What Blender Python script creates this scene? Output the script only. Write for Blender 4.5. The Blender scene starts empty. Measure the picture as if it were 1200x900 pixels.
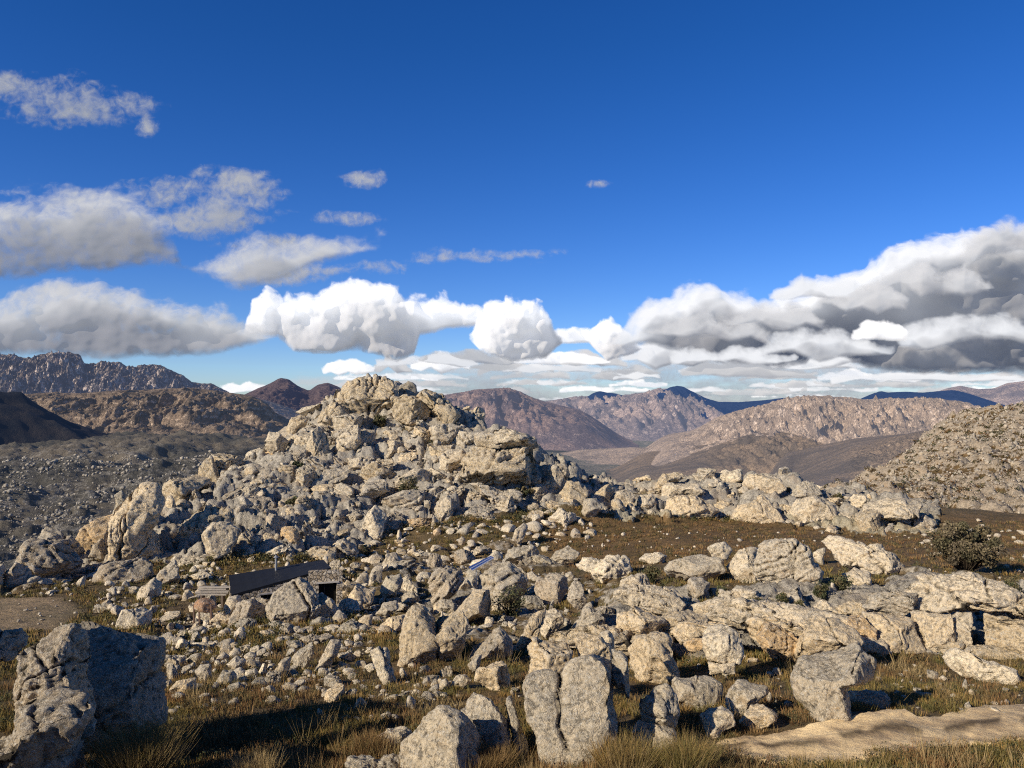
import bpy, bmesh, math, random
import numpy as np
F = 900.0            # focal length in pixels of the 1200 px wide frame
HZ = 470.0           # horizon row
C = bpy.context.scene.collection
rng = np.random.default_rng(7)
TS = np.array([-0.79, -0.61, 0.50]); TS = TS/np.linalg.norm(TS)   # towards the sun

# ------------------------------------------------------------------ noise
_pr = np.random.default_rng(3)
PERM = np.tile(_pr.permutation(256), 3)
_g = _pr.normal(size=(256, 3)); GR = _g/np.linalg.norm(_g, axis=1)[:, None]
RND = _pr.random((256, 4))

def noise3(p):
    p = np.asarray(p, dtype=np.float64)
    i = np.floor(p).astype(np.int64); f = p - i
    i &= 255
    u = f*f*f*(f*(f*6-15)+10)
    out = np.zeros(len(p))
    for dx in (0, 1):
        wx = u[:, 0] if dx else 1-u[:, 0]
        a = PERM[(i[:, 0]+dx) & 255]
        for dy in (0, 1):
            wy = u[:, 1] if dy else 1-u[:, 1]
            b = PERM[(a+i[:, 1]+dy) & 255]
            for dz in (0, 1):
                wz = u[:, 2] if dz else 1-u[:, 2]
                g = GR[PERM[(b+i[:, 2]+dz) & 255]]
                d = g[:, 0]*(f[:, 0]-dx)+g[:, 1]*(f[:, 1]-dy)+g[:, 2]*(f[:, 2]-dz)
                out += wx*wy*wz*d
    return out*1.6

def fbm(p, octs=4, gain=0.5, lac=2.03):
    s = np.zeros(len(p)); a = 1.0; q = np.array(p, dtype=np.float64)
    for _ in range(octs):
        s += a*noise3(q); a *= gain; q = q*lac+17.3
    return s

def ridged(p, octs=4, gain=0.5, lac=2.1):
    s = np.zeros(len(p)); a = 1.0; q = np.array(p, dtype=np.float64)
    for _ in range(octs):
        s += a*(1-2*np.abs(noise3(q))); a *= gain; q = q*lac+11.7
    return s

def worley2(x, y, seed=0, block=False):
    """F1, F2, centre offset and four random numbers of the nearest cell"""
    ix = np.floor(x).astype(np.int64); iy = np.floor(y).astype(np.int64)
    f1 = np.full(len(x), 9.0); f2 = np.full(len(x), 9.0)
    ox = np.zeros(len(x)); oy = np.zeros(len(x)); hid = np.zeros(len(x), dtype=np.int64)
    for dx in (-1, 0, 1):
        for dy in (-1, 0, 1):
            cx = ix+dx; cy = iy+dy
            h = PERM[(PERM[(cx+seed) & 255]+cy) & 255]
            px = cx+RND[h, 0]-x; py = cy+RND[h, 1]-y
            d = np.sqrt(px*px+py*py) if not block else 0.35*np.sqrt(px*px+py*py)+0.65*np.maximum(np.abs(px), np.abs(py))
            near = d < f1
            f2 = np.where(near, f1, np.minimum(f2, d))
            f1 = np.where(near, d, f1)
            ox = np.where(near, -px, ox); oy = np.where(near, -py, oy); hid = np.where(near, h, hid)
    return f1, f2, ox, oy, RND[(hid*7+13) & 255]

def smooth(a, b, x):
    t = np.clip((x-a)/(b-a), 0, 1); return t*t*(3-2*t)

# ------------------------------------------------------------------ mesh helpers
def mesh_obj(name, V, T, mat, parent=None, tint=None, extra=None, shade=True, loc=None):
    """V verts (n,3), T triangles or quads (m,k) -> one linked mesh object"""
    V = np.asarray(V, dtype=np.float32); T = np.asarray(T, dtype=np.int32)
    k = T.shape[1]
    me = bpy.data.meshes.new(name)
    me.vertices.add(len(V)); me.vertices.foreach_set('co', V.ravel())
    me.loops.add(T.size); me.loops.foreach_set('vertex_index', T.ravel())
    me.polygons.add(len(T))
    me.polygons.foreach_set('loop_start', np.arange(0, T.size, k, dtype=np.int32))
    me.polygons.foreach_set('loop_total', np.full(len(T), k, dtype=np.int32))
    me.polygons.foreach_set('use_smooth', np.full(len(T), shade))
    me.update(calc_edges=True)
    if tint is not None:
        t = np.ones((len(V), 4), dtype=np.float32); tint = np.asarray(tint)
        t[:, :tint.shape[-1]] = tint
        a = me.color_attributes.new('tint', 'FLOAT_COLOR', 'POINT'); a.data.foreach_set('color', t.ravel())
    for nm, arr in (extra or {}).items():
        a = me.attributes.new(nm, 'FLOAT', 'POINT'); a.data.foreach_set('value', np.asarray(arr, dtype=np.float32))
    me.materials.append(mat)
    o = bpy.data.objects.new(name, me); C.objects.link(o)
    if loc is not None: o.location = loc
    if parent is not None: o.parent = parent
    return o

def tag(o, label=None, cat=None, group=None, kind=None):
    if label: o['label'] = label
    if cat: o['category'] = cat
    if group: o['group'] = group
    if kind: o['kind'] = kind
    return o

def empty(name, loc, label, cat, group=None):
    o = bpy.data.objects.new(name, None); C.objects.link(o); o.location = loc
    o.empty_display_size = 0.3
    return tag(o, label, cat, group)

def bm_obj(name, bm, mat, parent=None, bevel=0.0):
    if bevel: bmesh.ops.bevel(bm, geom=list(bm.edges), offset=bevel, segments=1, affect='EDGES')
    me = bpy.data.meshes.new(name); bm.to_mesh(me); bm.free(); me.materials.append(mat)
    o = bpy.data.objects.new(name, me); C.objects.link(o)
    if parent is not None: o.parent = parent
    return o

_ico = {}
def ico(n):
    if n not in _ico:
        bm = bmesh.new(); bmesh.ops.create_icosphere(bm, subdivisions=n, radius=1.0)
        V = np.array([v.co[:] for v in bm.verts]); T = np.array([[v.index for v in f.verts] for f in bm.faces])
        V /= np.linalg.norm(V, axis=1)[:, None]
        bm.free(); _ico[n] = (V, T)
    return _ico[n]

def normals(V, T):
    a, b, c = V[T[:, 0]], V[T[:, 1]], V[T[:, 2]]
    n = np.cross(b-a, c-a); N = np.zeros_like(V)
    for k in range(3):
        for j in range(3): N[:, j] += np.bincount(T[:, k], n[:, j], len(V))
    return N/(np.linalg.norm(N, axis=1)[:, None]+1e-12)

# ------------------------------------------------------------------ materials
class NT:
    def __init__(self, tree): self.t = tree; self.n = tree.nodes; self.l = tree.links
    def node(self, typ, **kw):
        nd = self.n.new(typ)
        for k, v in kw.items():
            if k == 'inp':
                for i, val in v.items():
                    s = nd.inputs[i]
                    if isinstance(val, bpy.types.NodeSocket): self.l.new(val, s)
                    else: s.default_value = val
            else: setattr(nd, k, v)
        return nd
    def m(self, op, a, b=None, c=None, clamp=False):
        nd = self.n.new('ShaderNodeMath'); nd.operation = op; nd.use_clamp = clamp
        for i, v in enumerate((a, b, c)):
            if v is None: continue
            if isinstance(v, bpy.types.NodeSocket): self.l.new(v, nd.inputs[i])
            else: nd.inputs[i].default_value = v
        return nd.outputs[0]
    def mr(self, v, a, b, c=0.0, d=1.0, smoothst=True):
        nd = self.n.new('ShaderNodeMapRange'); nd.interpolation_type = 'SMOOTHSTEP' if smoothst else 'LINEAR'
        for i, x in zip((0, 1, 2, 3, 4), (v, a, b, c, d)):
            if isinstance(x, bpy.types.NodeSocket): self.l.new(x, nd.inputs[i])
            else: nd.inputs[i].default_value = x
        return nd.outputs[0]
    def mix(self, f, a, b, typ='MIX'):
        nd = self.n.new('ShaderNodeMix'); nd.data_type = 'RGBA'; nd.blend_type = typ
        for s, v in ((nd.inputs[0], f), (nd.inputs[6], a), (nd.inputs[7], b)):
            if isinstance(v, bpy.types.NodeSocket): self.l.new(v, s)
            elif isinstance(v, (int, float)): s.default_value = v
            else: s.default_value = (*v[:3], 1)
        return nd.outputs[2]
    def noise(self, vec, scale, detail=4, rough=0.55, dist=0.0, out=0):
        nd = self.node('ShaderNodeTexNoise', inp={'Scale': scale, 'Detail': detail, 'Roughness': rough, 'Distortion': dist})
        if vec is not None: self.l.new(vec, nd.inputs['Vector'])
        return nd.outputs[out]
    def bump(self, h, strength, dist, normal=None):
        nd = self.node('ShaderNodeBump', inp={'Height': h, 'Strength': strength, 'Distance': dist})
        if normal is not None: self.l.new(normal, nd.inputs['Normal'])
        return nd.outputs[0]

def new_mat(name):
    m = bpy.data.materials.new(name); m.use_nodes = True
    t = NT(m.node_tree); bs = m.node_tree.nodes['Principled BSDF']
    bs.inputs['Roughness'].default_value = 0.9
    bs.inputs['Specular IOR Level'].default_value = 0.15
    return m, t, bs

def rock_material(name, fine=1.0, world=True):
    """weathered sandstone: tint attribute, black and white lichen, ochre staining where it is sheltered"""
    m, t, bs = new_mat(name)
    tc = t.node('ShaderNodeTexCoord'); geo = t.node('ShaderNodeNewGeometry')
    P = geo.outputs['Position']
    tint = t.node('ShaderNodeAttribute', attribute_name='tint').outputs['Color']
    nz = t.node('ShaderNodeSeparateXYZ', inp={0: geo.outputs['Normal']}).outputs[2]
    n1 = t.noise(P, 0.9*fine, 6, 0.6); n2 = t.noise(P, 5.0*fine, 6, 0.65); n3 = t.noise(P, 22*fine, 4, 0.7)
    n4 = t.noise(P, 2.3*fine, 5, 0.6, 0.6)
    base = t.mix(t.mr(n2, 0.3, 0.7), (0.68, 0.65, 0.60), (1.12, 1.08, 1.0))
    base = t.mix(1.0, tint, base, 'MULTIPLY')
    # warm staining on steep and undercut faces
    warm = t.m('MULTIPLY', t.mr(nz, 0.55, -0.25), t.mr(n1, 0.46, 0.66))
    sp_ = t.mr(t.noise(P, 26*fine, 4, 0.7), 0.60, 0.66)
    base = t.mix(t.m('MULTIPLY', sp_, 0.45), base, (0.16, 0.15, 0.13))
    base = t.mix(t.m('MULTIPLY', warm, 0.62), base, t.mix(n4, (0.62, 0.46, 0.27), (0.50, 0.33, 0.17)))
    # grey lichen film on top
    top = t.m('MULTIPLY', t.mr(nz, 0.1, 0.7), t.mr(n4, 0.42, 0.6))
    base = t.mix(t.m('MULTIPLY', top, 0.45), base, (0.39, 0.365, 0.31))
    # black lichen patches and pale lichen spots
    dk = t.mr(t.noise(P, 3.4*fine, 10, 0.8, 0.3), 0.53, 0.60)
    base = t.mix(t.m('MULTIPLY', dk, 0.50), base, (0.12, 0.11, 0.095))
    lt = t.mr(t.noise(P, 9.5*fine, 8, 0.72, 0.2), 0.55, 0.585)
    base = t.mix(t.m('MULTIPLY', lt, 0.62), base, (0.72, 0.69, 0.61))
    # darker in hollows, paler on convex edges
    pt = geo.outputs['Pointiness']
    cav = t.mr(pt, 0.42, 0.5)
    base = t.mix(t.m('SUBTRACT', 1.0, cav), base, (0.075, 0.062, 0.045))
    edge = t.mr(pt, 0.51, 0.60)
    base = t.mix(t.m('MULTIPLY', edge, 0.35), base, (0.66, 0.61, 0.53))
    t.l.new(base, bs.inputs['Base Color'])
    vor = t.node('ShaderNodeTexVoronoi', feature='DISTANCE_TO_EDGE', inp={'Scale': 1.5*fine, 'Vector': t.mix(0.12, P, t.noise(P, 2.0*fine, 3, 0.6, 0, 1), 'ADD')})
    cr = t.mr(vor.outputs[0], 0.0, 0.05)
    h = t.m('ADD', t.m('MULTIPLY', n2, 0.6), t.m('MULTIPLY', n3, 0.35))
    h = t.m('ADD', h, t.m('MULTIPLY', cr, 0.10))
    h = t.m('ADD', h, t.m('MULTIPLY', dk, -0.12))
    t.l.new(t.bump(h, 1.0, 0.24/fine), bs.inputs['Normal'])
    return m

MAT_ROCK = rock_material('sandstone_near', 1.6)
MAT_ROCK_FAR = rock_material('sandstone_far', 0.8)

def simple_mat(name, col, rough=0.8, var=0.15, scale=6, bump=0.0, metallic=0.0):
    m, t, bs = new_mat(name)
    P = t.node('ShaderNodeNewGeometry').outputs['Position']
    n = t.noise(P, scale, 5, 0.6)
    c = t.mix(n, [x*(1-var) for x in col], [min(1, x*(1+var)) for x in col])
    t.l.new(c, bs.inputs['Base Color']); bs.inputs['Roughness'].default_value = rough
    bs.inputs['Metallic'].default_value = metallic
    if bump: t.l.new(t.bump(n, 0.6, bump), bs.inputs['Normal'])
    return m

def ground_material():
    m, t, bs = new_mat('scrub_and_stone_ground')
    geo = t.node('ShaderNodeNewGeometry'); P = geo.outputs['Position']
    tint = t.node('ShaderNodeAttribute', attribute_name='tint').outputs['Color']
    rk = t.node('ShaderNodeAttribute', attribute_name='rock').outputs['Fac']
    nz = t.node('ShaderNodeSeparateXYZ', inp={0: geo.outputs['Normal']}).outputs[2]
    n1 = t.noise(P, 0.35, 6, 0.65); n2 = t.noise(P, 2.2, 6, 0.7); n3 = t.noise(P, 9, 4, 0.7)
    soil = t.mix(t.mr(n1, 0.35, 0.65), (0.15, 0.115, 0.060), (0.26, 0.18, 0.095))
    soil = t.mix(t.mr(n2, 0.42, 0.62), t.mix(0.5, soil, (0.065, 0.052, 0.027)), soil)
    soil = t.mix(t.m('MULTIPLY', t.mr(n3, 0.60, 0.66), 0.6), soil, (0.40, 0.31, 0.20))
    soil = t.mix(1.0, soil, tint, 'MULTIPLY')
    n5 = t.noise(P, 5.5, 8, 0.75)
    rock = t.mix(t.mr(n2, 0.3, 0.7), (0.30, 0.27, 0.22), (0.58, 0.52, 0.42))
    rock = t.mix(t.m('MULTIPLY', t.mr(n1, 0.5, 0.68), 0.5), rock, (0.46, 0.34, 0.22))
    dk = t.mr(n5, 0.52, 0.62)
    rock = t.mix(t.m('MULTIPLY', dk, 0.55), rock, (0.08, 0.068, 0.05))
    rock = t.mix(t.m('MULTIPLY', t.mr(n3, 0.58, 0.66), 0.6), rock, (0.68, 0.62, 0.52))
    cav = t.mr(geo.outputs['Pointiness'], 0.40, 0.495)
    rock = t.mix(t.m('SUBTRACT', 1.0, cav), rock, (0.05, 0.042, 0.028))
    rock = t.mix(1.0, rock, t.mix(1.0, tint, (1, 1, 1), 'DARKEN'), 'MULTIPLY')
    f = t.mr(t.m('ADD', rk, t.m('MULTIPLY', t.m('SUBTRACT', n2, 0.5), 0.5)), 0.42, 0.55)
    col = t.mix(f, soil, rock)
    t.l.new(col, bs.inputs['Base Color'])
    h = t.m('ADD', t.m('MULTIPLY', n2, 0.5), t.m('MULTIPLY', n5, 0.5))
    t.l.new(t.bump(h, 0.9, 0.35), bs.inputs['Normal'])
    return m
MAT_GROUND = ground_material()

def tint_mat(name, rough=0.8, trans=0.0):
    m, t, bs = new_mat(name)
    tint = t.node('ShaderNodeAttribute', attribute_name='tint').outputs['Color']
    t.l.new(tint, bs.inputs['Base Color']); bs.inputs['Roughness'].default_value = rough
    return m
MAT_LEAF = tint_mat('dry_fynbos_leaves')

# ------------------------------------------------------------------ the shape of the land near the camera
def px(u, v, d): return ((u-600)/F*d, d, (HZ-v)/F*d)

class TPS:
    def __init__(self, P, z, lam=0.02, s=30.0):
        self.s = s; P = np.array(P)/s; n = len(P)
        K = self.k(np.linalg.norm(P[:, None]-P[None], axis=2))+lam*np.eye(n)
        A = np.zeros((n+3, n+3)); A[:n, :n] = K; A[:n, n] = 1; A[:n, n+1:] = P; A[n, :n] = 1; A[n+1:, :n] = P.T
        self.w = np.linalg.solve(A, np.concatenate([z, [0, 0, 0]])); self.P = P
    def k(self, r): return r*r*np.log(r+1e-9)
    def __call__(self, x, y):
        x = np.ravel(x)/self.s; y = np.ravel(y)/self.s; n = len(self.P)
        out = self.w[n]+self.w[n+1]*x+self.w[n+2]*y
        for i in range(n):
            r2 = (x-self.P[i, 0])**2+(y-self.P[i, 1])**2
            out = out+self.w[i]*0.5*r2*np.log(r2+1e-12)
        return out

land = []
for u in (-200, 150, 450, 750, 1050, 1350):
    for v, d in ((960, 15), (900, 18), (860, 20.5), (820, 25), (790, 29.5), (760, 35)):
        if u >= 750 and v < 790: continue
        land.append(px(u, v, d))
for u in (-150, 60, 250, 420, 600):
    for v, d in ((730, 43), (700, 52), (670, 64)): land.append(px(u, v, d))
for u in (780, 950, 1100, 1280):       # the shelf on the right: a step, then gently down to the flat
    land += [px(u, 782, 31.5), px(u, 765, 34), px(u, 712, 37.5), px(u, 690, 43.5), px(u, 668, 54), px(u, 645, 68), px(u, 622, 84)]
for u, v, d in ((650, 640, 79), (780, 612, 92), (700, 640, 78), (700, 720, 44),
                (440, 640, 79), (440, 600, 87), (440, 560, 95), (440, 520, 104), (440, 480, 114), (430, 452, 121), (450, 449, 125),
                (520, 620, 82), (520, 580, 91), (520, 540, 99), (520, 500, 108), (510, 470, 117), (500, 468, 122),
                (580, 610, 86), (580, 575, 93), (590, 540, 99), (590, 515, 104), (610, 520, 108),
                (640, 600, 90), (655, 570, 97), (660, 560, 101), (690, 600, 92), (700, 582, 100),
                (350, 640, 72), (350, 600, 83), (350, 560, 93), (350, 525, 102), (350, 512, 107), (390, 480, 114),
                (280, 640, 70), (280, 600, 81), (280, 570, 89), (280, 545, 96), (220, 650, 68), (220, 615, 76), (215, 580, 84),
                (160, 665, 65), (150, 630, 71), (100, 660, 66), (30, 675, 62), (-80, 690, 60),
                (850, 606, 96), (850, 585, 101), (850, 566, 105), (930, 608, 95), (930, 578, 103), (1000, 618, 91), (1000, 592, 99),
                (780, 592, 99), (780, 570, 104), (1080, 622, 88), (1080, 603, 98), (1200, 618, 88), (1300, 618, 88)):
    land.append(px(u, v, d))
for u, d, z in ((440, 135, 0), (440, 150, -8), (440, 180, -35), (300, 120, -12), (300, 150, -40), (200, 100, -17), (200, 130, -40), (60, 80, -22), (60, 110, -38),
                (-100, 75, -22), (-100, 110, -38), (560, 130, -8), (560, 160, -35), (660, 120, -14), (700, 150, -40), (800, 120, -14), (800, 150, -38),
                (930, 115, -13), (930, 150, -32), (1050, 120, -17), (1050, 160, -30), (1250, 120, -18), (1250, 160, -28), (440, 230, -60), (-100, 230, -60), (900, 230, -60), (1300, 230, -50)):
    land.append(((u-600)/F*d, d, z))
for x, y, z in ((0, 0, -1.8), (-6, 4, -2.4), (6, 4, -2.4), (0, 8, -4.6), (-9, 10, -5.4), (9, 10, -5.6), (0, -12, -1.6), (-15, -6, -1.8), (15, -6, -1.8), (0, -40, -2), (-60, -20, -4), (60, -20, -8), (-40, 20, -10), (45, 20, -12)):
    land.append((x, y, z))
land = np.array(land)
LAND = TPS(land[:, :2], land[:, 2])

def inside(poly, u, v):
    poly = np.array(poly, float); r = np.zeros(len(u), bool); j = len(poly)-1
    for i in range(len(poly)):
        xi, yi = poly[i]; xj, yj = poly[j]
        with np.errstate(divide='ignore', invalid='ignore'):
            c = ((yi > v) != (yj > v)) & (u < (xj-xi)*(v-yi)/(yj-yi+1e-9)+xi)
        r ^= c; j = i
    return r
ZONES = [([(100, 668), (128, 600), (200, 555), (300, 505), (390, 440), (450, 425), (560, 450), (645, 520), (705, 570), (700, 598), (640, 596), (560, 604), (470, 615), (410, 655), (300, 650), (200, 662)], 0.95),
         ([(690, 604), (695, 560), (780, 530), (1000, 560), (1100, 590), (1100, 624), (1000, 626), (920, 614), (850, 606), (770, 608)], 1.0),
         ([(-120, 700), (-120, 640), (0, 640), (60, 600), (110, 600), (112, 672), (40, 690)], 0.7),
         ([(380, 700), (420, 655), (600, 630), (650, 660), (780, 690), (640, 790), (470, 740)], 0.5),
         ([(700, 790), (700, 700), (800, 688), (1090, 672), (1260, 676), (1260, 772), (1000, 764), (880, 762)], 0.75),
         ([(180, 765), (180, 715), (260, 700), (280, 745), (240, 770)], 0.45)]
def zone_mask(x, y, z):
    u = 600+F*x/np.maximum(y, 1); v = HZ-F*z/np.maximum(y, 1)
    jit = [(0, 0), (7, 0), (-7, 0), (0, 5), (0, -5), (5, 4), (-5, -4)]
    nu = 9*noise3(np.stack([x/2.5, y/2.5, x*0], 1)); nv = 6*noise3(np.stack([x/2.5, y/2.5, x*0+9], 1))
    out = np.zeros(len(x))
    for poly, w in ZONES:
        out = np.maximum(out, w*sum(inside(poly, u+a+nu, v+b+nv) for a, b in jit)/len(jit))
    return np.where(y > 12, out, 0)

def relief(x, y, z0):
    """(height added, rockiness 0..1, tint) of the ground at x, y"""
    zm = zone_mask(x, y, z0)
    wx = x+0.5*noise3(np.stack([x*.6, y*.6, z0*.6], 1)); wy = y+0.5*noise3(np.stack([x*.6, y*.6, z0*.6+7], 1))
    h = np.zeros(len(x)); rock = np.zeros(len(x)); vegn = np.clip(noise3(np.stack([x/7, y/7+z0/5, z0*0], 1)), -0.6, 0.6)
    wx += 0.22*noise3(np.stack([x*2.1, y*2.1, z0*2.1], 1)); wy += 0.22*noise3(np.stack([x*2.1, y*2.1, z0*2.1+7], 1))
    for cell, amp, sd in ((5.2, 1.5, 3), (2.4, 0.85, 11), (1.15, 0.42, 29)):
        yy = wy+ z0*0.6
        f1, f2, ox, oy, rn = worley2((wx*0.90+yy*0.44)/cell, (yy*0.90-wx*0.44)/cell, sd, True)
        edge = smooth(0.0, 0.12, f2-f1)*0.7+0.3*smooth(0.1, 0.5, f2-f1)
        keep = (rn[:, 2] < 0.18+(0.60+0.1*(cell < 2))*zm+0.35*vegn)
        dome = edge*(0.25+0.75*rn[:, 0])
        tilt = (ox*(rn[:, 1]-0.5)*2.6+oy*(rn[:, 3]-0.75)*2.2)*edge
        h += np.where(keep, amp*(dome+0.5*tilt), 0)*zm
        rock = np.maximum(rock, np.where(keep, edge, 0)*zm)
    q = np.stack([x, y, z0], 1)
    far = smooth(50, 75, y)
    h = h*(0.60+0.34*far)-zm*(0.62+0.2*far)
    # bedding: low steps across the slope
    st = (z0+0.35*fbm(q*0.25, 3))/0.9; fr = st-np.floor(st)
    h += zm*(0.34+0.2*far)*(smooth(0.3, 0.7, fr)-fr)*2
    h += zm*(0.17*(ridged(q*1.1, 5, 0.62)-1)+0.08*fbm(q*4.5, 3, 0.6))+0.05*fbm(q*0.8, 3)+0.18*(1-zm)*fbm(q*0.13, 2)
    return h, rock, zm

UT = np.arange(-420, 1640, 10.0); DT = np.exp(np.linspace(math.log(12), math.log(130), 420))
_X = (UT[:, None]-600)/F*DT[None]; _Y = np.broadcast_to(DT[None], _X.shape)
_Z = LAND(_X, _Y).reshape(_X.shape)
_V = np.minimum.accumulate(HZ-F*_Z/_Y, axis=1)
def ground_at(u, v):
    """where the line of sight through (u, v) first meets the smooth ground: x, y, z"""
    u = np.atleast_1d(np.asarray(u, float)); v = np.atleast_1d(np.asarray(v, float))
    i = np.clip(np.round((u-UT[0])/10).astype(int), 0, len(UT)-1)
    hit = _V[i] <= v[:, None]
    j = np.where(hit.any(1), hit.argmax(1), _V[i].argmin(1))
    d = DT[j]; x = (u-600)/F*d
    return x, d, LAND(x, d)
def on_ground(x, y):
    x = np.atleast_1d(np.asarray(x, float)); y = np.atleast_1d(np.asarray(y, float))
    z0 = LAND(x, y); h, r, zm = relief(x, y, z0)
    return z0+h, r, zm
# ------------------------------------------------------------------ ground sheets
def grid_faces(nu, nv):
    i = np.arange(nu-1)[:, None]; j = np.arange(nv-1)[None]
    a = i*nv+j
    return np.stack([a, a+nv, a+nv+1, a+1], -1).reshape(-1, 4)

def build_ground():
    us = np.arange(-400, 1620, 2.2); ds = np.exp(np.linspace(math.log(12), math.log(215), 840))
    U, D = np.meshgrid(us, ds, indexing='ij')
    x = ((U-600)/F*D).ravel(); y = D.ravel()
    z0 = LAND(x, y); h, r, zm = relief(x, y, z0)
    z = z0+h
    V = np.stack([x, y, z], 1)
    u = 600+F*x/y; v = HZ-F*z0/y
    # soil tint: bare pinkish clearing at the far left, rust brown heath on the right hand flat
    clear = np.array([inside([(-200, 702), (60, 700), (95, 715), (60, 735), (-200, 748)], u+6*k, v) for k in (-2, -1, 0, 1, 2)]).mean(0)
    heath = smooth(600, 690, v*0+u)*smooth(596, 612, v)*smooth(668, 650, v)
    tint = np.ones((len(x), 3))
    tint = tint*(1-clear[:, None])+clear[:, None]*np.array([1.9, 1.95, 2.2])
    tint = tint*(1-heath[:, None])+heath[:, None]*np.array([1.10, 0.98, 0.85])
    Fc = grid_faces(len(us), len(ds))
    cu, cy = u[Fc[:, 0]], y[Fc[:, 0]]
    hill = inside([(90, 672), (60, 600), (120, 400), (700, 400), (712, 592), (640, 604), (470, 622), (410, 660), (300, 655)], cu, v[Fc[:, 0]]) & (cy > 60) | ((cy > 100) & (cu < 700) & (cu > 60))
    for nm, sel, in (('ground', ~hill), ('rocky_hill', hill)):
        f = Fc[sel]; used = np.unique(f); mp = np.zeros(len(x), int); mp[used] = np.arange(len(used))
        o = mesh_obj(nm, V[used], mp[f], MAT_GROUND, tint=tint[used], extra={'rock': r[used]})
        tag(o, kind='structure')
    gx, gy = np.meshgrid(np.linspace(-70, 70, 281), np.linspace(-45, 12.05, 115), indexing='ij')
    x = gx.ravel(); y = gy.ravel(); z = LAND(x, y)-0.02+0.15*fbm(np.stack([x*.3, y*.3, x*0], 1), 3)*smooth(12, 8, y)
    o = mesh_obj('lookout_slope', np.stack([x, y, z], 1), grid_faces(281, 115), MAT_GROUND, tint=np.ones((len(x), 3)), extra={'rock': x*0+0.2})
    tag(o, kind='structure')
build_ground()

# ---- the boulder strewn hillside on the right, farther off
scr = []
for u, v, d in ((920, 600, 112), (1000, 590, 112), (1100, 612, 108), (1200, 615, 108), (1400, 615, 108), (1600, 615, 108),
                (1000, 572, 150), (1100, 580, 140), (1200, 585, 140), (1400, 585, 140), (1010, 560, 205), (1060, 560, 185), (1100, 552, 180), (1200, 548, 180), (1400, 545, 180), (1600, 545, 180),
                (1055, 540, 235), (1110, 525, 235), (1200, 515, 230), (1400, 500, 230), (1600, 490, 230), (1085, 512, 275), (1130, 497, 280), (1200, 490, 275), (1400, 470, 275),
                (1125, 486, 300), (1200, 481, 300), (1300, 474, 305), (1450, 455, 310)):
    scr.append(px(u, v, d))
for u, d, z in ((960, 160, -26), (985, 220, -36), (1020, 280, -40), (1060, 340, -40), (1150, 360, -30), (1300, 370, -20), (1500, 380, -10), (1200, 450, -50), (1500, 450, -40), (1000, 400, -70)):
    scr.append(((u-600)/F*d, d, z))
scr = np.array(scr); SCREE = TPS(scr[:, :2], scr[:, 2], s=60)
def scree_relief(x, y, z0):
    h = np.zeros(len(x)); rock = np.zeros(len(x))
    for cell, amp, sd in ((6, 1.6, 5), (3.0, 1.2, 17), (1.5, 0.6, 31)):
        f1, f2, ox, oy, rn = worley2(x/cell, (y+z0)/cell, sd)
        e = smooth(0.0, 0.35, f2-f1); k = rn[:, 2] < 0.46
        h += np.where(k, amp*(e*(0.3+0.7*rn[:, 0])+0.5*(ox*(rn[:, 1]-0.5)-oy*0.3)*e), 0); rock = np.maximum(rock, np.where(k, e, 0)*0.8)
    return h+0.8*ridged(np.stack([x, y, z0], 1)*0.05, 3), rock
def build_scree():
    us = np.arange(900, 1680, 1.8); ds = np.exp(np.linspace(math.log(107), math.log(460), 420))
    U, D = np.meshgrid(us, ds, indexing='ij'); x = ((U-600)/F*D).ravel(); y = D.ravel()
    z0 = SCREE(x, y); h, r = scree_relief(x, y, z0)
    t = np.ones((len(x), 3))*np.array([0.92, 0.84, 0.76])
    tag(mesh_obj('boulder_hillside', np.stack([x, y, z0+h-0.6], 1), grid_faces(len(us), len(ds)), MAT_GROUND, tint=t, extra={'rock': r}), kind='structure')
build_scree()

# ------------------------------------------------------------------ rocks
def rot_rand(r):
    q = r.normal(size=4); q /= np.linalg.norm(q); w, x, y, z = q
    return np.array([[1-2*(y*y+z*z), 2*(x*y-z*w), 2*(x*z+y*w)], [2*(x*y+z*w), 1-2*(x*x+z*z), 2*(y*z-x*w)], [2*(x*z-y*w), 2*(y*z+x*w), 1-2*(x*x+y*y)]])

def erode(V, T, size, seed, rough=1.0, strata=0.0, sdir=(0, 0, 1), cracks=0, oct=4, fine=0.0):
    """weather a rock surface given in metres: facets, pitting, bedding planes and joints"""
    r = np.random.default_rng(seed); off = r.random(3)*90
    N = normals(V, T); c = V.mean(0)
    q = V/size
    d = 0.052*fbm(q*1.7+off, oct, 0.5)+0.026*(ridged(q*3.0+off*2, oct, 0.6)-1.0)
    pits = noise3(q*6.5+off*3); d -= 0.022*smooth(0.25, 0.7, pits)
    if oct > 4: d += 0.012*fbm(q*14+off, 4, 0.65)
    if strata:
        sd = np.array(sdir, float); sd /= np.linalg.norm(sd)
        w = q@sd*(5.5+2*r.random())+0.7*fbm(q*1.6+off, 3)+r.random()
        fr = w-np.floor(w)
        gro = np.exp(-((fr-0.5)/0.09)**2)
        lv = RND[(np.floor(w-0.5).astype(int)*7+seed) & 255, 1]
        d += strata*(-0.075*gro*(0.3+1.2*smooth(-0.3, 0.4, noise3(q*2.1+off)))+0.07*(lv-0.5))
    for k in range(cracks):
        n = r.normal(size=3)*np.array([1, 0.35, 0.6]); n /= np.linalg.norm(n)
        t = (V-c)@n/size-(r.random()-0.5)*0.55+0.06*fbm(q*2.5+off+k, 3)
        d -= 0.075*np.exp(-(t/0.018)**2)
    return V+N*(d*rough*size)[:, None]

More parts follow.
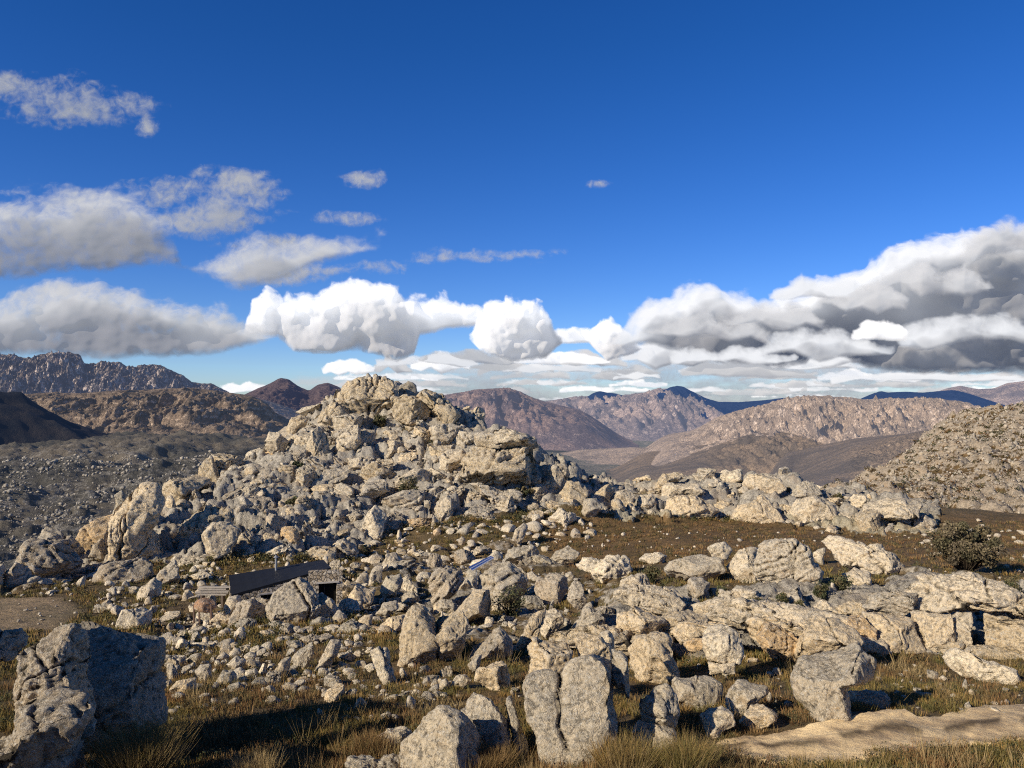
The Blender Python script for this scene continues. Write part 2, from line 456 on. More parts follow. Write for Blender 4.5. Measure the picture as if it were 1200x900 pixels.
def facet(V, r, n, lo=0.55, hi=0.95, bias=None):
    for _ in range(n):
        a = r.normal(size=3)
        if bias is not None: a = a*bias[0]+np.array(bias[1])
        a /= np.linalg.norm(a); c = lo+(hi-lo)*r.random()
        t = np.maximum(V@a-c, 0); V = V-0.96*t[:, None]*a
    return V

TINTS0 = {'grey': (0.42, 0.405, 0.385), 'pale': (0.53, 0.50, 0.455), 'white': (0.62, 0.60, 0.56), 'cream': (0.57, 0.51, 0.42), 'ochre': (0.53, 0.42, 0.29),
         'dark': (0.26, 0.25, 0.24), 'blue': (0.38, 0.375, 0.355), 'tan': (0.46, 0.415, 0.345), 'mid': (0.37, 0.345, 0.32)}
TINTS = {k: tuple(c*f for c, f in zip(v, (1.66, 1.50, 1.22))) for k, v in TINTS0.items()}
def rock_tint(V, N, key, r, zr=None):
    t = np.array(TINTS[key])*(0.92+0.16*r.random()); out = np.repeat(t[None], len(V), 0)
    return out

HERO = []      # (label bits) for the reference phrases of the smaller boulders
BOXES = []     # image boxes already filled by a hand-placed rock
def poly_radius(poly, th):
    """radius of a star-shaped outline (about its centre) for each angle"""
    P = np.array(poly, float); cx = (P[:, 0].min()+P[:, 0].max())/2; cz = (P[:, 1].min()+P[:, 1].max())/2
    A = np.array(P); R = np.zeros(len(th)); dx, dz = np.cos(th), np.sin(th)
    for i in range(len(A)):
        x1, z1 = A[i-1]; x2, z2 = A[i]; ex, ez = x2-x1, z2-z1
        den = dx*ez-dz*ex; den = np.where(np.abs(den) < 1e-9, 1e-9, den)
        t = (x1*ez-z1*ex)/den; s = (x1*dz-z1*dx)/den
        ok = (t > 0) & (s >= -1e-6) & (s <= 1+1e-6)
        R = np.where(ok, np.maximum(R, t), R)
    R[R == 0] = np.median(R[R > 0])
    return R

def hero(label, pts, tint='grey', d=None, thick=0.9, strata=0.0, sdir=(0.1, 0, 1), cracks=1, name='boulder', ref=None, seed=None, rough=1.0, group=None, cat=None, sub=None, bury=0.14, planes=7, back=0.0, box=2.9, groove=None, pits=0):
    """a rock with the outline PTS (as it is seen from the lookout), standing on the ground"""
    P = np.array([[float(a) for a in s.split(',')] for s in pts.split()])
    u0, u1, v0, v1 = P[:, 0].min(), P[:, 0].max(), P[:, 1].min(), P[:, 1].max()
    uc = (u0+u1)/2; w, h = u1-u0, v1-v0
    seed = seed if seed is not None else int(abs(u0*31+v0*17+w*7)) % 99991
    r = np.random.default_rng(seed)
    BOXES.append((u0, v0, u1, v1))
    if ref: HERO.append((uc, (v0+v1)/2, ref))
    if d is None: d = float(ground_at([uc], [min(v1-0.05*h, v1-1)])[1][0]) - (1.2 if v1 < 640 else 0.3)
    pxm = d/F
    t_half = thick*0.5*min(w, h*1.3)*pxm if w < 2.2*h else thick*0.5*h*1.25*pxm
    d = d+t_half*0.75+back
    pxm = d/F
    P[:, 1] = np.where(P[:, 1] > v1-0.3*h, P[:, 1]+bury*h*(P[:, 1]-(v1-0.3*h))/(0.3*h), P[:, 1])
    cu, cv = (P[:, 0].min()+P[:, 0].max())/2, (P[:, 1].min()+P[:, 1].max())/2
    big = max(w, h)*1024/1200
    lev = 6 if big > 75 else 5 if big > 26 else 4 if big > 12 else 3
    if sub: lev = sub
    S, T = ico(lev)
    # axes: across, depth along the sight line, up in the plane square to it
    vd = np.array([(cu-600)/F, 1, (HZ-cv)/F]); L = np.linalg.norm(vd); vd = vd/L
    rt = np.cross(vd, [0, 0, 1]); rt /= np.linalg.norm(rt); up = np.cross(rt, vd)
    Q = np.stack([(P[:, 0]-cu), -(P[:, 1]-cv)], 1)*pxm
    rho = np.sqrt(S[:, 0]**2+S[:, 2]**2); th = np.arctan2(S[:, 2], S[:, 0])
    m = 2/box
    rr = np.clip(rho, 0, 1)**m; yy = np.sign(S[:, 1])*np.abs(S[:, 1])**m
    # smooth the outline a little, as weather does
    tt = np.linspace(-math.pi, math.pi, 721); RR = poly_radius(Q, tt)
    k = np.hanning(15); k /= k.sum(); RR = np.convolve(np.concatenate([RR[-8:-1], RR, RR[1:8]]), k, 'valid')[:721] if len(RR) else RR
    R = np.interp(th, tt, RR)
    U = np.stack([rr*np.cos(th), yy, rr*np.sin(th)], 1)
    U = facet(U, r, planes+2, 0.55, 0.90, ((0.75, 0.5, 0.75), (0, -0.55, 0.15)))
    U = facet(U, r, 3, 0.5, 0.8, ((0.3, 0.6, 0.3), (0, 0.9, 0)))
    V = rt[None]*(U[:, 0]*R)[:, None]+up[None]*(U[:, 2]*R)[:, None]+vd[None]*(U[:, 1]*t_half)[:, None]
    size = 0.5*(w+h)*pxm
    V = erode(V, T, size*0.75, seed, rough, strata, sdir, cracks, oct=6 if lev >= 5 else 4)
    if pits:
        N_ = normals(V, T); q_ = V/(size*0.75)
        f_ = noise3(q_*5.0+seed)+0.5*noise3(q_*11+3)
        V = V-N_*(pits*size*(0.055*smooth(0.25, 0.75, f_)+0.02*np.abs(noise3(q_*15))))[:, None]
    if groove:
        iu, iv = V@rt/pxm, -(V@up)/pxm
        G = [tuple(float(a)-b for a, b in zip(s_.split(','), (cu, cv))) for s_ in groove.split()]
        wob = 1.2*noise3(V*3.0)
        dist = np.full(len(V), 99.0)
        for (x1, y1), (x2, y2) in zip(G[:-1], G[1:]):
            L2 = (x2-x1)**2+(y2-y1)**2+1e-9; tt_ = np.clip(((iu-x1)*(x2-x1)+(iv-y1)*(y2-y1))/L2, 0, 1)
            dist = np.minimum(dist, np.hypot(iu-x1-tt_*(x2-x1)+wob, iv-y1-tt_*(y2-y1)))
        fr_ = (U[:, 1] < 0.1)
        V = V+vd[None]*(np.where(fr_, 0.20*t_half*np.exp(-(dist/1.6)**2)+0.06*t_half*np.exp(-(dist/7)**2), 0))[:, None]
    cen = np.array([(cu-600)/F*d, d, (HZ-cv)/F*d])
    tn = rock_tint(V, None, tint, r)
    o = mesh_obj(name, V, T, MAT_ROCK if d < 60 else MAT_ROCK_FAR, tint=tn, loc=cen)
    tag(o, label, cat or name.replace('_', ' '), group or 'boulders and crags of the rocky hillside')
    return o
# ------------------------------------------------------------------ the rocks one can point at
H = hero
# left foreground
H('tall pitted grey boulder column standing on the low foreground rock', '20,760 24,749 45,741 75,737 92,740 99,752 104,765 103,790 106,815 106,835 100,850 30,850 27,824 24,805 20,785', 'mid', d=15.6, strata=0.25, cracks=2, rough=1.05, ref='the tall pitted column', box=3.3, sub=6, pits=0.3, planes=6)
H('pitted boulder cut by the edge, joined to the tall column', '-60,735 0,742 20,743 27,752 22,772 12,776 0,772 -30,790 -60,790', 'mid', d=16, back=0.6, ref=None, pits=0.5, sub=6)
H('low holed foreground rock slab under the tall pitted column', '-60,850 0,845 8,833 30,822 70,820 96,832 106,850 110,880 112,930 100,975 -60,975', 'mid', d=13.6, strata=0.5, sdir=(0.3, 0, 1), cracks=2, rough=0.9, ref='the holed foreground slab', thick=1.2, sub=6, pits=0.35, planes=8)
H('large block with a sunlit flat top and a black shaded front', '76,742 86,729 105,727 128,732 152,735 178,742 188,752 189,800 186,840 150,850 100,852 86,800', 'dark', d=18.0, thick=1.5, cracks=2, ref='the block with the black front', box=4.2, sub=6, pits=0.3, rough=1.0, planes=3)  # dark tint deepens the shade on its front
# front row
H('round topped dome boulder at the bottom of the view', '470,872 478,853 488,838 500,831 520,829 540,835 552,850 561,865 564,885 562,915 480,915 471,895', 'grey', ref='the dome boulder', planes=2, cracks=0, thick=1.1, rough=0.8)
H('low cream block leaning on the front of the dome boulder', '494,890 505,869 525,867 555,874 562,893 560,935 490,935', 'cream', d=17.2, thick=0.6)
H('low pale rock to the left of the dome boulder', '440,865 452,853 470,851 482,858 482,870 470,876 445,874', 'pale')
H('rough grey knobbly rock at the lower edge beside brown grass', '398,899 410,888 440,888 465,882 480,888 492,900 490,930 400,930', 'grey', d=17.2, rough=1.5)
H('pointed boulder leaning left between the dome and the slim slab', '536,828 545,808 555,800 575,801 588,818 596,845 597,872 590,892 572,887 566,870 556,850 545,838', 'grey', ref='the pointed leaning boulder', planes=3, cracks=0)
H('slim upright slab wedged next to the massive cracked boulder', '593,822 601,816 607,825 612,850 620,880 619,889 608,884 599,860', 'grey', thick=1.5, ref='the slim slab')
H('massive tall grey boulder split by a vertical crack', '613,808 620,796 636,787 650,790 658,793 668,778 691,771 715,768 733,775 731,800 728,835 721,865 718,888 690,896 655,893 630,884 624,860 616,835', 'grey', ref='the massive cracked boulder', cracks=0, sub=6, planes=1, rough=0.75, groove='655,785 657,800 654,815 657,835 655,850 662,862 664,875', thick=0.8, box=3.6)
H('curved grey flake hanging off the massive boulder top right', '716,763 730,760 738,766 740,790 737,812 732,806 729,790 720,776', 'grey', d=19.6, thick=1.3)
H('layered cream ledge rock behind the massive cracked boulder', '612,798 618,775 614,757 628,743 645,740 665,744 672,760 668,780 660,797', 'cream', strata=1.1, d=24, ref='the layered cream ledge', cracks=0)
H('smooth pale square block behind the massive cracked boulder', '667,747 690,743 705,744 716,758 716,772 690,776 667,774', 'cream', d=24.5, ref='the pale square block', planes=4)
H('small grey rock perched at the back of the pale square block', '701,743 712,738 720,746 721,764 713,764', 'pale', d=25.5)
H('cream dome boulder with grey streaked top in tall brown grass', '734,762 745,750 765,744 782,746 795,762 806,783 802,794 780,800 760,800 745,802 738,780', 'cream', ref='the cream dome boulder', planes=5, strata=0.3, sdir=(1, 0, 0.6))
H('upper stone of the two piece pillar beside the massive boulder', '746,822 755,812 765,803 780,802 792,812 795,830 793,852 785,855 765,851 748,846', 'grey', d=19.6, ref='the two piece pillar', bury=0.03)
H('lower stone of the two piece pillar beside the massive boulder', '741,862 748,848 768,850 790,854 794,870 792,886 775,891 744,887', 'pale', d=19.2, strata=0.5)
H('arched low grey boulder half grown over by grass', '780,800 790,793 808,789 828,791 845,799 848,812 846,826 820,830 790,826', 'grey', ref='the arched boulder')
H('small round boulder casting a round black shadow', '818,842 830,829 845,828 858,836 862,850 842,859 822,862', 'pale', ref='the small round boulder', planes=3, cracks=0)
H('snout shaped grey stone resting above two low boulders', '850,828 855,810 865,799 885,800 898,803 899,811 888,820 886,832 870,842 854,840', 'grey', d=22.3, ref='the snout shaped stone', cracks=0)
H('low cream boulder under the snout shaped stone', '867,847 880,828 895,824 908,834 912,845 905,851 880,853', 'cream', planes=4)
H('mushroom shaped grey boulder overhanging to one side above the dirt road', '928,800 930,785 938,772 955,766 975,763 992,755 1003,751 1008,762 1025,766 1031,778 1028,790 1015,798 999,802 994,808 993,825 999,840 980,846 960,849 954,838 952,830 935,820', 'grey', ref='the mushroom boulder', thick=0.75, cracks=0, planes=2, rough=0.8)
H('flat grass topped rock under the overhang of the mushroom boulder', '992,812 1010,804 1030,806 1041,815 1040,832 1000,838', 'blue', ref=None, back=0.8)
H('pale chunky boulder balanced on a thin foot stone', '823,745 828,734 840,730 858,730 870,740 872,755 866,776 848,778 830,774 825,760', 'white', d=28.5, ref='the pale balanced chunk', bury=0, planes=5)
H('thin foot stone under the pale balanced chunk', '830,777 866,776 866,788 832,790', 'pale', d=28.3, cracks=0)
H('low whitish boulder alone in brown grass by the road bend', '1110,777 1118,767 1140,765 1160,775 1184,780 1191,790 1180,797 1150,794 1125,795 1112,787', 'white', ref='the low white boulder', planes=4)
# the ledge on the right
H('ochre rounded knob in the front face of the ledge', '983,724 992,719 1010,721 1026,735 1026,750 1005,744 990,736', 'ochre', d=33, ref='the ochre knob')
H('rounded cream face of the ledge right of the ochre knob', '1012,720 1045,715 1065,723 1076,745 1080,756 1060,760 1030,760 1020,747', 'cream', d=33, cracks=2)
H('square yellow block in the ledge under the cap slab', '1068,718 1112,716 1116,740 1114,757 1085,757 1074,742', 'cream', d=33.5, planes=4, box=4.5, ref='the square yellow block')
H('narrow upright block between two dark joints of the ledge', '1113,718 1137,716 1139,735 1137,757 1115,758', 'pale', d=33.5, planes=4, box=4.5)
H('bulky tan buttress ending the ledge at the picture edge', '1140,714 1200,708 1260,712 1265,770 1200,778 1155,768 1147,755 1141,740', 'tan', d=32.5, ref='the tan buttress', cracks=3, strata=0.4)
H('long grey cap slab lying over the yellow block', '1066,712 1062,702 1084,690 1080,678 1105,676 1145,671 1180,673 1204,682 1208,700 1150,707 1120,716 1070,718', 'pale', d=34, strata=0.9, cracks=2, ref='the long cap slab', sub=6, thick=1.3)
H('low slab at the tapering end of the long cap slab', '1013,713 1016,700 1030,690 1055,687 1078,690 1072,705 1060,716 1025,716', 'grey', d=35, strata=0.8)
H('flat shelf rock running under the cap slab to the edge', '1120,716 1150,705 1200,702 1260,700 1262,714 1200,718 1150,719', 'tan', d=33.3, strata=0.7)
H('broad cream lobe of the ledge behind the mushroom boulder', '931,762 938,745 945,728 960,720 980,722 1000,735 1010,746 1006,754 970,768 950,772 934,768', 'cream', d=30.5, ref='the broad cream lobe', cracks=2)
H('orange stained bulge in the ledge', '878,745 888,730 915,726 938,728 940,745 932,767 905,765 884,754', 'ochre', d=31.5, ref='the orange bulge', strata=0.5, cracks=2)
H('pink and cream shelf above the balanced chunk', '785,744 798,731 830,726 860,727 876,738 820,746 800,753', 'cream', d=32, strata=0.4)
H('ochre lump at the foot of the ledge beside the balanced chunk', '798,757 812,748 828,745 828,758 815,763 802,764', 'ochre', d=31)
H('grey top shelf of the ledge at its near left end', '704,707 718,690 745,684 780,689 802,705 790,716 765,713 720,713', 'pale', d=36, strata=0.9, ref='the top shelf')
H('cream lobed rock under the grey top shelf', '712,713 745,709 765,714 783,730 776,741 755,746 735,742 714,736', 'cream', d=33, cracks=2, ref='the lobed rock')
H('tan ledge rock between the lobed rock and the pink shelf', '758,738 780,718 810,714 835,721 832,731 800,739 785,746', 'tan', d=33.5, strata=0.5)
H('thin tilted slab with a dark gap below it', '765,701 790,690 815,696 833,705 831,716 800,719 770,713', 'pale', d=37.5, strata=1.0, ref='the thin tilted slab')
H('flat stone behind the small bush on the ledge top', '833,702 845,690 860,689 876,699 862,712 838,713', 'grey', d=38.5, strata=0.8)
H('flat split stone on the ledge top', '860,692 880,687 905,696 907,711 880,716 865,709', 'pale', d=38, strata=0.9)
H('hummocky stone at the middle of the ledge top', '905,702 915,690 935,687 946,698 951,712 930,719 909,713', 'grey', d=38.5, strata=0.5)
H('small dome stone on the ledge top above the broad lobe', '949,716 958,705 970,702 983,714 979,720 955,721', 'pale', d=37, cracks=0)
H('striped small stone beside the tapering cap slab', '981,713 995,703 1012,704 1015,715 1000,721 985,719', 'tan', d=36.5, strata=0.9)
H('long low grey face under the flat stones of the ledge', '828,730 832,715 870,711 900,714 925,719 940,728 900,733 860,735', 'grey', d=35, strata=0.7, cracks=2)
H('long grey bed of the ledge stretching from the top shelf to the small dome stone', '800,722 830,712 880,708 930,712 975,716 1010,722 1000,734 950,738 880,736 820,734', 'pale', d=34.5, strata=1.2, cracks=2, sub=6, thick=1.4)
H('lower cream bed of the ledge under the hummocky stone', '866,742 900,730 950,728 1000,738 1040,748 1035,762 980,766 920,762 872,758', 'cream', d=33.0, strata=1.0, cracks=2, sub=6, thick=1.2)
H('long bed at the near left end of the ledge, under the lobed rock', '640,745 690,732 740,736 790,744 785,760 730,764 680,760 645,758', 'tan', d=32.5, strata=1.0, cracks=2, sub=6, thick=1.2)
H('low slab between the tan buttress and the square yellow block foot', '1060,758 1110,752 1160,756 1210,766 1200,780 1140,778 1080,770', 'tan', d=32.6, strata=0.9, thick=1.2)
# outcrops standing in the brown flat
H('pale low end of the long outcrop in the brown heath', '779,671 785,659 800,654 820,650 846,654 851,669 830,677 800,682', 'grey', ref='the long outcrop', strata=0.3)
H('small white crest stone on the long outcrop', '829,642 838,637 850,635 858,644 852,653 834,654', 'white', d=54)
H('middle of the long outcrop with pinkish stains', '846,664 858,646 890,639 898,650 895,671 880,682 860,678', 'pale', cracks=2)
H('big dark grey end of the long outcrop, finely layered', '876,668 888,640 900,636 915,632 930,633 946,642 952,655 960,668 956,681 935,687 900,692 884,683', 'grey', strata=0.8, sdir=(-0.6, 0, 1), ref='the dark grey outcrop end', cracks=2, sub=6)
H('knob below the pale low end of the long outcrop', '804,691 808,678 824,674 833,684 829,696 815,699', 'grey')
H('tabular pale outcrop with a sloping brown panel', '966,637 978,632 1000,637 1035,639 1060,644 1071,655 1066,664 1040,669 1010,673 985,666 968,667', 'pale', ref='the tabular outcrop', strata=0.5, planes=9, box=3.8, cracks=2)
H('white lump at the end of the tabular outcrop', '949,648 957,642 967,641 968,662 955,660', 'white')
H('low stone in front of the tabular outcrop', '984,672 1000,664 1018,670 1020,682 1000,686', 'pale')
H('knobbly whitish boulder at the edge of the brown flat', '671,667 680,657 700,651 725,647 738,655 741,668 730,679 700,680 680,674', 'white', ref='the knobbly whitish boulder', rough=1.5, strata=0.4)
H('white ring shaped stone in the brown heath', '749,656 756,648 768,646 781,651 781,661 765,663 753,660', 'white', rough=1.3)
H('rounded boulder at the corner where ledge and heath meet', '722,692 730,679 740,670 755,667 766,674 768,690 745,697', 'pale', ref=None)
# the middle jumble
H('big fractured grey boulder near the blue solar panel', '555,692 560,675 575,660 600,655 618,664 623,680 616,695 600,706 588,710 568,702', 'grey', ref='the big fractured boulder', cracks=2, planes=9, groove='560,684 580,686 598,674 618,670', strata=0.3)
H('grey cluster boulder above the big fractured boulder', '588,657 595,645 612,638 626,640 638,655 636,667 620,669 600,664', 'grey', rough=1.3, ref=None)
H('slim leaning stone pointing up like a finger', '599,633 604,621 614,612 619,617 614,631 608,639', 'pale', ref='the finger stone', thick=1.2)
H('flat dark grey stone at the near edge of the heath', '638,661 650,645 665,640 679,648 677,658 660,664', 'grey', strata=0.5)
H('smooth brown rounded boulder above the twin buttress', '525,722 538,700 555,691 573,692 581,705 579,721 560,729 540,731', 'tan', ref='the brown rounded boulder', cracks=0, planes=4, rough=0.7)
H('dark striated boulder with slanting ridges', '497,692 508,673 525,662 541,664 546,680 531,700 512,712 500,704', 'mid', strata=1.2, sdir=(-0.7, 0, 0.6), ref='the striated boulder', cracks=0)
H('grey square boulder above the twin gully stones', '626,692 629,676 645,672 665,676 666,690 656,706 635,705', 'mid', ref='the grey square boulder')
H('yellow lichened boulder beside the grey square boulder', '664,687 674,678 687,684 688,705 675,713 665,707', 'grey')
H('boulder below the grey square boulder, next to a black gap', '632,737 634,716 650,710 661,724 656,741 640,744', 'pale')
H('domed boulder right of the black gap', '669,736 679,715 694,703 706,714 709,735 700,743 680,744', 'grey', ref='the black gap')
H('sloping brownish rib left of the black gap', '603,754 611,735 625,720 641,711 634,740 617,758', 'tan')
H('twin tan buttress with streaked face above green scrub', '468,774 470,742 477,722 485,710 497,712 507,726 513,742 520,730 532,719 543,718 548,732 545,752 539,773 516,780 490,777', 'tan', ref='the twin buttress', cracks=0, planes=1, groove='512,735 513,755 513,778', box=4.6, strata=0.15, sdir=(1, 0, 0.1), sub=6)
H('small cap stone lodged in the notch of the twin buttress', '509,727 517,716 528,722 524,732', 'pale', d=38)
H('grey mound boulder between the twin buttress and the cream ledge', '545,774 552,760 568,745 586,734 599,750 601,767 580,774 560,777', 'mid', ref=None)
H('pale cracked boulder above the pointed leaning boulder', '556,797 560,782 575,771 592,770 600,780 604,802 590,812 580,810 568,802', 'cream', ref='the pale cracked boulder')
H('small mossy boulder left of the pale cracked boulder', '526,806 534,792 548,786 554,796 542,809', 'pale')
H('narrow curved stone above the small mossy boulder', '547,779 557,769 567,767 566,778 553,787', 'grey')
H('white stacked stone leaning in green scrub', '433,764 445,758 456,763 459,775 463,793 467,804 450,804 440,786', 'white', ref='the white stacked stone', rough=1.3)
H('leaning pale triangular boulder in green scrub', '364,787 378,769 387,751 398,752 400,768 386,783', 'pale', ref='the triangular boulder')
H('grey egg shaped boulder left of the triangular boulder', '343,771 350,758 366,753 367,768 356,784 346,780', 'grey', planes=3)
H('ochre footed boulder below the egg shaped boulder', '319,787 330,772 341,770 339,786 328,794', 'tan')
H('small white rock under the hut terrace', '265,777 275,768 289,771 289,781 277,787', 'white')
H('dark blue grey rock in the scrub below the terrace', '251,802 261,785 276,783 277,802', 'blue')
H('round grey rock at the left of the scrub below the terrace', '229,786 235,778 246,779 248,793 235,796', 'grey')
H('tiny ochre and cream rock beside the scrub', '199,807 210,795 229,796 230,809 213,814', 'cream')
H('white boulder pair directly behind the block with the black front', '137,731 145,713 160,711 178,718 176,731 160,738 144,737', 'white', ref='the white pair')
# around the hut
H('broken pale rock heap against the hut wall below its window', '282,712 296,700 312,703 320,716 312,728 290,728', 'pale', d=42.9, rough=1.3)
H('pale slab leaning on the left end of the hut', '262,712 268,699 280,697 286,708 280,718 266,720', 'pale', d=43.6)
H('huge grey boulder that hides the front of the hut', '314,712 322,694 338,684 355,674 369,677 377,695 377,712 367,730 358,738 338,737 320,727', 'grey', d=42.6, ref='the hut boulder', cracks=0, planes=4, groove='345,684 355,700 362,712 360,732', sub=6, thick=0.9)
H('dark craggy boulder below the hut window', '268,728 278,706 298,699 311,717 298,732 276,735', 'mid', d=42.3, rough=1.3)
H('blue grey boulder below the hut door', '361,737 365,720 376,717 391,727 390,741 370,744', 'blue', d=42)
H('small grey boulder right of the hut door', '389,724 397,714 409,724 406,737 393,738', 'grey', d=43)
H('cream stone near the black hollow right of the hut', '405,702 418,684 440,689 444,705 430,717 414,711', 'cream', ref='the black hollow')
H('tilted grey stone above the black hollow', '430,676 440,663 449,664 447,682 434,686', 'grey')
H('dome stone on the slope above the hut path', '442,662 450,650 464,647 472,658 461,667', 'pale')
H('blue grey folded boulder between hut and solar panel', '443,692 453,675 470,671 474,690 461,703 447,704', 'blue', ref='the blue grey folded boulder')
H('flat grey stone left of the twin buttress', '438,720 450,706 466,704 467,713 451,724', 'grey')
H('low cream rock with shadow left of the twin buttress', '441,737 455,722 476,721 479,733 460,740', 'cream')
H('small cream rock stack below the black hollow', '418,727 428,716 437,721 435,737 422,737', 'cream')
H('long sloping pinkish rock slab beside the outdoor hearth', '240,728 262,715 285,720 283,731 262,735', 'cream', d=42.5)
H('grey boulder lying just below the hut door', '350,704 362,695 385,697 401,703 404,722 382,729 354,725', 'grey', d=43.6)
# left outcrops
H('tall orange cream tower crag beside the dark cave', '131,652 133,615 135,592 150,575 163,566 183,568 189,590 182,602 184,625 191,640 199,652 175,656 150,658', 'cream', name='crag', ref='the tower crag', cracks=3, sub=6, d=66, box=4, thick=0.9, strata=0.12, sdir=(1, 0, 0.2))
H('narrow grey rib on the left flank of the tower crag', '133,600 135,580 142,575 147,582 146,598 138,606', 'blue', name='crag')
H('rounded orange crag behind the tower crag', '90,637 97,620 113,608 134,602 137,622 130,642 120,656 104,652', 'ochre', d=70, name='crag', ref='the orange crag')
H('small dark boulder in the shade of the orange crag', '104,652 110,638 119,630 124,645 118,658', 'mid', d=67)
H('low grey crag at the foot of the tower crag', '113,676 119,660 148,655 175,652 191,658 187,672 160,683 130,684', 'mid', name='crag', rough=1.4, ref=None)
H('crag roofing the dark cave beside the tower crag', '184,584 192,566 208,557 226,552 240,557 246,570 232,580 214,586 202,592', 'tan', name='crag', ref='the cave roof crag', thick=1.6, cracks=3)
H('fluted wall crag at the right side of the dark cave', '208,650 214,620 224,600 238,588 262,592 280,606 276,625 250,645 225,654', 'tan', d=70, name='crag', strata=0.7, sdir=(1, 0, 0.3), ref='the fluted wall', cracks=3)
H('leaning smooth pinkish slab with a black shadow under it', '240,645 238,626 250,612 268,612 284,624 277,640 256,650', 'pale', name='rock_slab', ref='the leaning smooth slab', d=66, planes=4, cracks=0)
H('grey block with a shaded right face under the cave', '181,682 188,667 204,655 214,664 210,682 195,688', 'grey', ref='the grey block under the cave')
H('rounded boulder below the grey block, near the clearing', '156,703 164,690 180,677 189,685 187,698 165,706', 'pale')
H('big tilted layered boulder of the left group', '24,657 34,632 50,628 75,640 93,660 92,674 70,680 50,682 33,673', 'mid', strata=0.9, sdir=(0.6, 0, 1), ref='the left tilted boulder', cracks=1)
H('pale tilted slab behind the big layered boulder', '46,630 54,613 68,617 85,628 104,648 102,663 90,664 70,646', 'grey', strata=0.9, sdir=(0.7, 0, 1), d=66)
H('rounded hunchback boulder left of the tilted layered boulder', '2,692 7,667 18,654 31,664 36,682 20,690', 'mid')
H('boulder cut by the picture edge beside the hunchback boulder', '-30,685 -8,660 4,656 10,668 6,690 -20,695', 'pale')
H('small round boulder at the foot of the hunchback', '24,687 34,672 46,678 42,690', 'grey')
# summit
H('flat topped summit crag of the hill, jointed into columns', '394,478 399,460 405,444 420,440 450,441 466,449 471,465 461,477 440,487 420,494 402,492', 'tan', name='crag', strata=0.5, cracks=6, sub=6, ref='the summit crag', box=4.5, thick=0.9, sdir=(0.9, 0, 0.3))
H('dark notch stone behind the summit crag', '466,470 468,452 478,446 488,450 492,462 480,470', 'dark', name='crag')
H('big leaning slab below the summit with slanting grooves', '457,480 459,466 474,462 494,469 506,481 496,494 480,501 465,499', 'tan', name='rock_slab', strata=1.0, sdir=(-0.7, 0, 0.7), ref='the grooved slab', sub=5)
H('broken right shoulder crag of the summit', '484,470 490,452 508,455 525,461 536,471 542,488 532,500 512,497 505,481 494,471', 'tan', name='crag', cracks=6, rough=1.3, ref='the summit shoulder', box=4)
H('stepped crag on the left flank of the summit', '368,497 378,480 391,468 405,474 410,490 403,503 385,504', 'tan', name='crag', cracks=4, rough=1.2)
H('blocky stone course under the right shoulder', '498,515 500,500 520,497 541,500 542,517 520,523', 'grey', cracks=4, box=4, name='crag')
H('undercut round ended block below the stone course', '497,537 500,520 520,517 534,521 533,533 515,540', 'tan')
H('horn shaped rock on the left skyline of the hill', '333,503 343,488 354,481 361,488 359,500 350,508 339,512', 'tan', name='crag', ref='the horn rock')
H('pale skyline crag left of the horn rock', '307,516 314,505 330,507 338,518 330,532 318,533 308,526', 'pale', name='crag')
H('grooved flat boulder in the middle of the hill below the summit', '429,553 440,540 464,537 468,551 447,558', 'tan', strata=0.8)
H('dark grey block under the summit crag', '404,512 418,501 441,504 441,520 418,525', 'mid', cracks=2)
H('white boulder with a black hollow on the lower hill slope', '423,620 431,601 440,592 453,604 452,622 441,630 428,630', 'white', ref='the white hill boulder', rough=0.8)
# the big block right of the summit
H('great overhanging rock block with a black shaded right side', '538,562 542,540 552,524 575,519 605,520 634,521 638,545 633,574 612,571 590,575 568,571 545,564', 'tan', d=92, name='crag', strata=1.2, sdir=(-0.25, 0, 1), cracks=2, sub=6, ref='the great overhanging block', box=4.5, thick=1.3, bury=0.0)
H('layered cap of the great overhanging block', '550,517 558,505 575,495 590,497 606,504 625,512 636,522 600,525 565,524', 'pale', d=94, name='crag', strata=1.3, sub=5)
H('craggy shoulder left of the great overhanging block', '512,547 518,533 530,524 547,519 551,532 543,547 524,554', 'pale', d=96, name='crag', rough=1.3)
H('sloping apron slab under the great overhanging block', '545,566 560,566 585,573 617,577 612,586 585,590 562,582', 'grey', d=90, name='rock_slab', strata=0.8)
H('rough grey crag across the black notch from the great block', '640,562 648,546 662,541 667,555 662,572 645,572', 'grey', name='crag', ref='the black notch')
H('pinkish boulder right of the rough grey crag', '653,577 663,562 679,562 690,575 686,591 665,590', 'tan')
H('grey boulder at the saddle between hill and cave ridge', '676,602 681,586 699,583 706,595 696,607', 'grey')
H('white low boulder below the saddle', '643,607 655,595 676,598 677,609 660,614', 'white')
H('pink rounded rock starting the cave ridge', '694,583 703,568 716,564 722,573 716,586 703,589', 'tan')
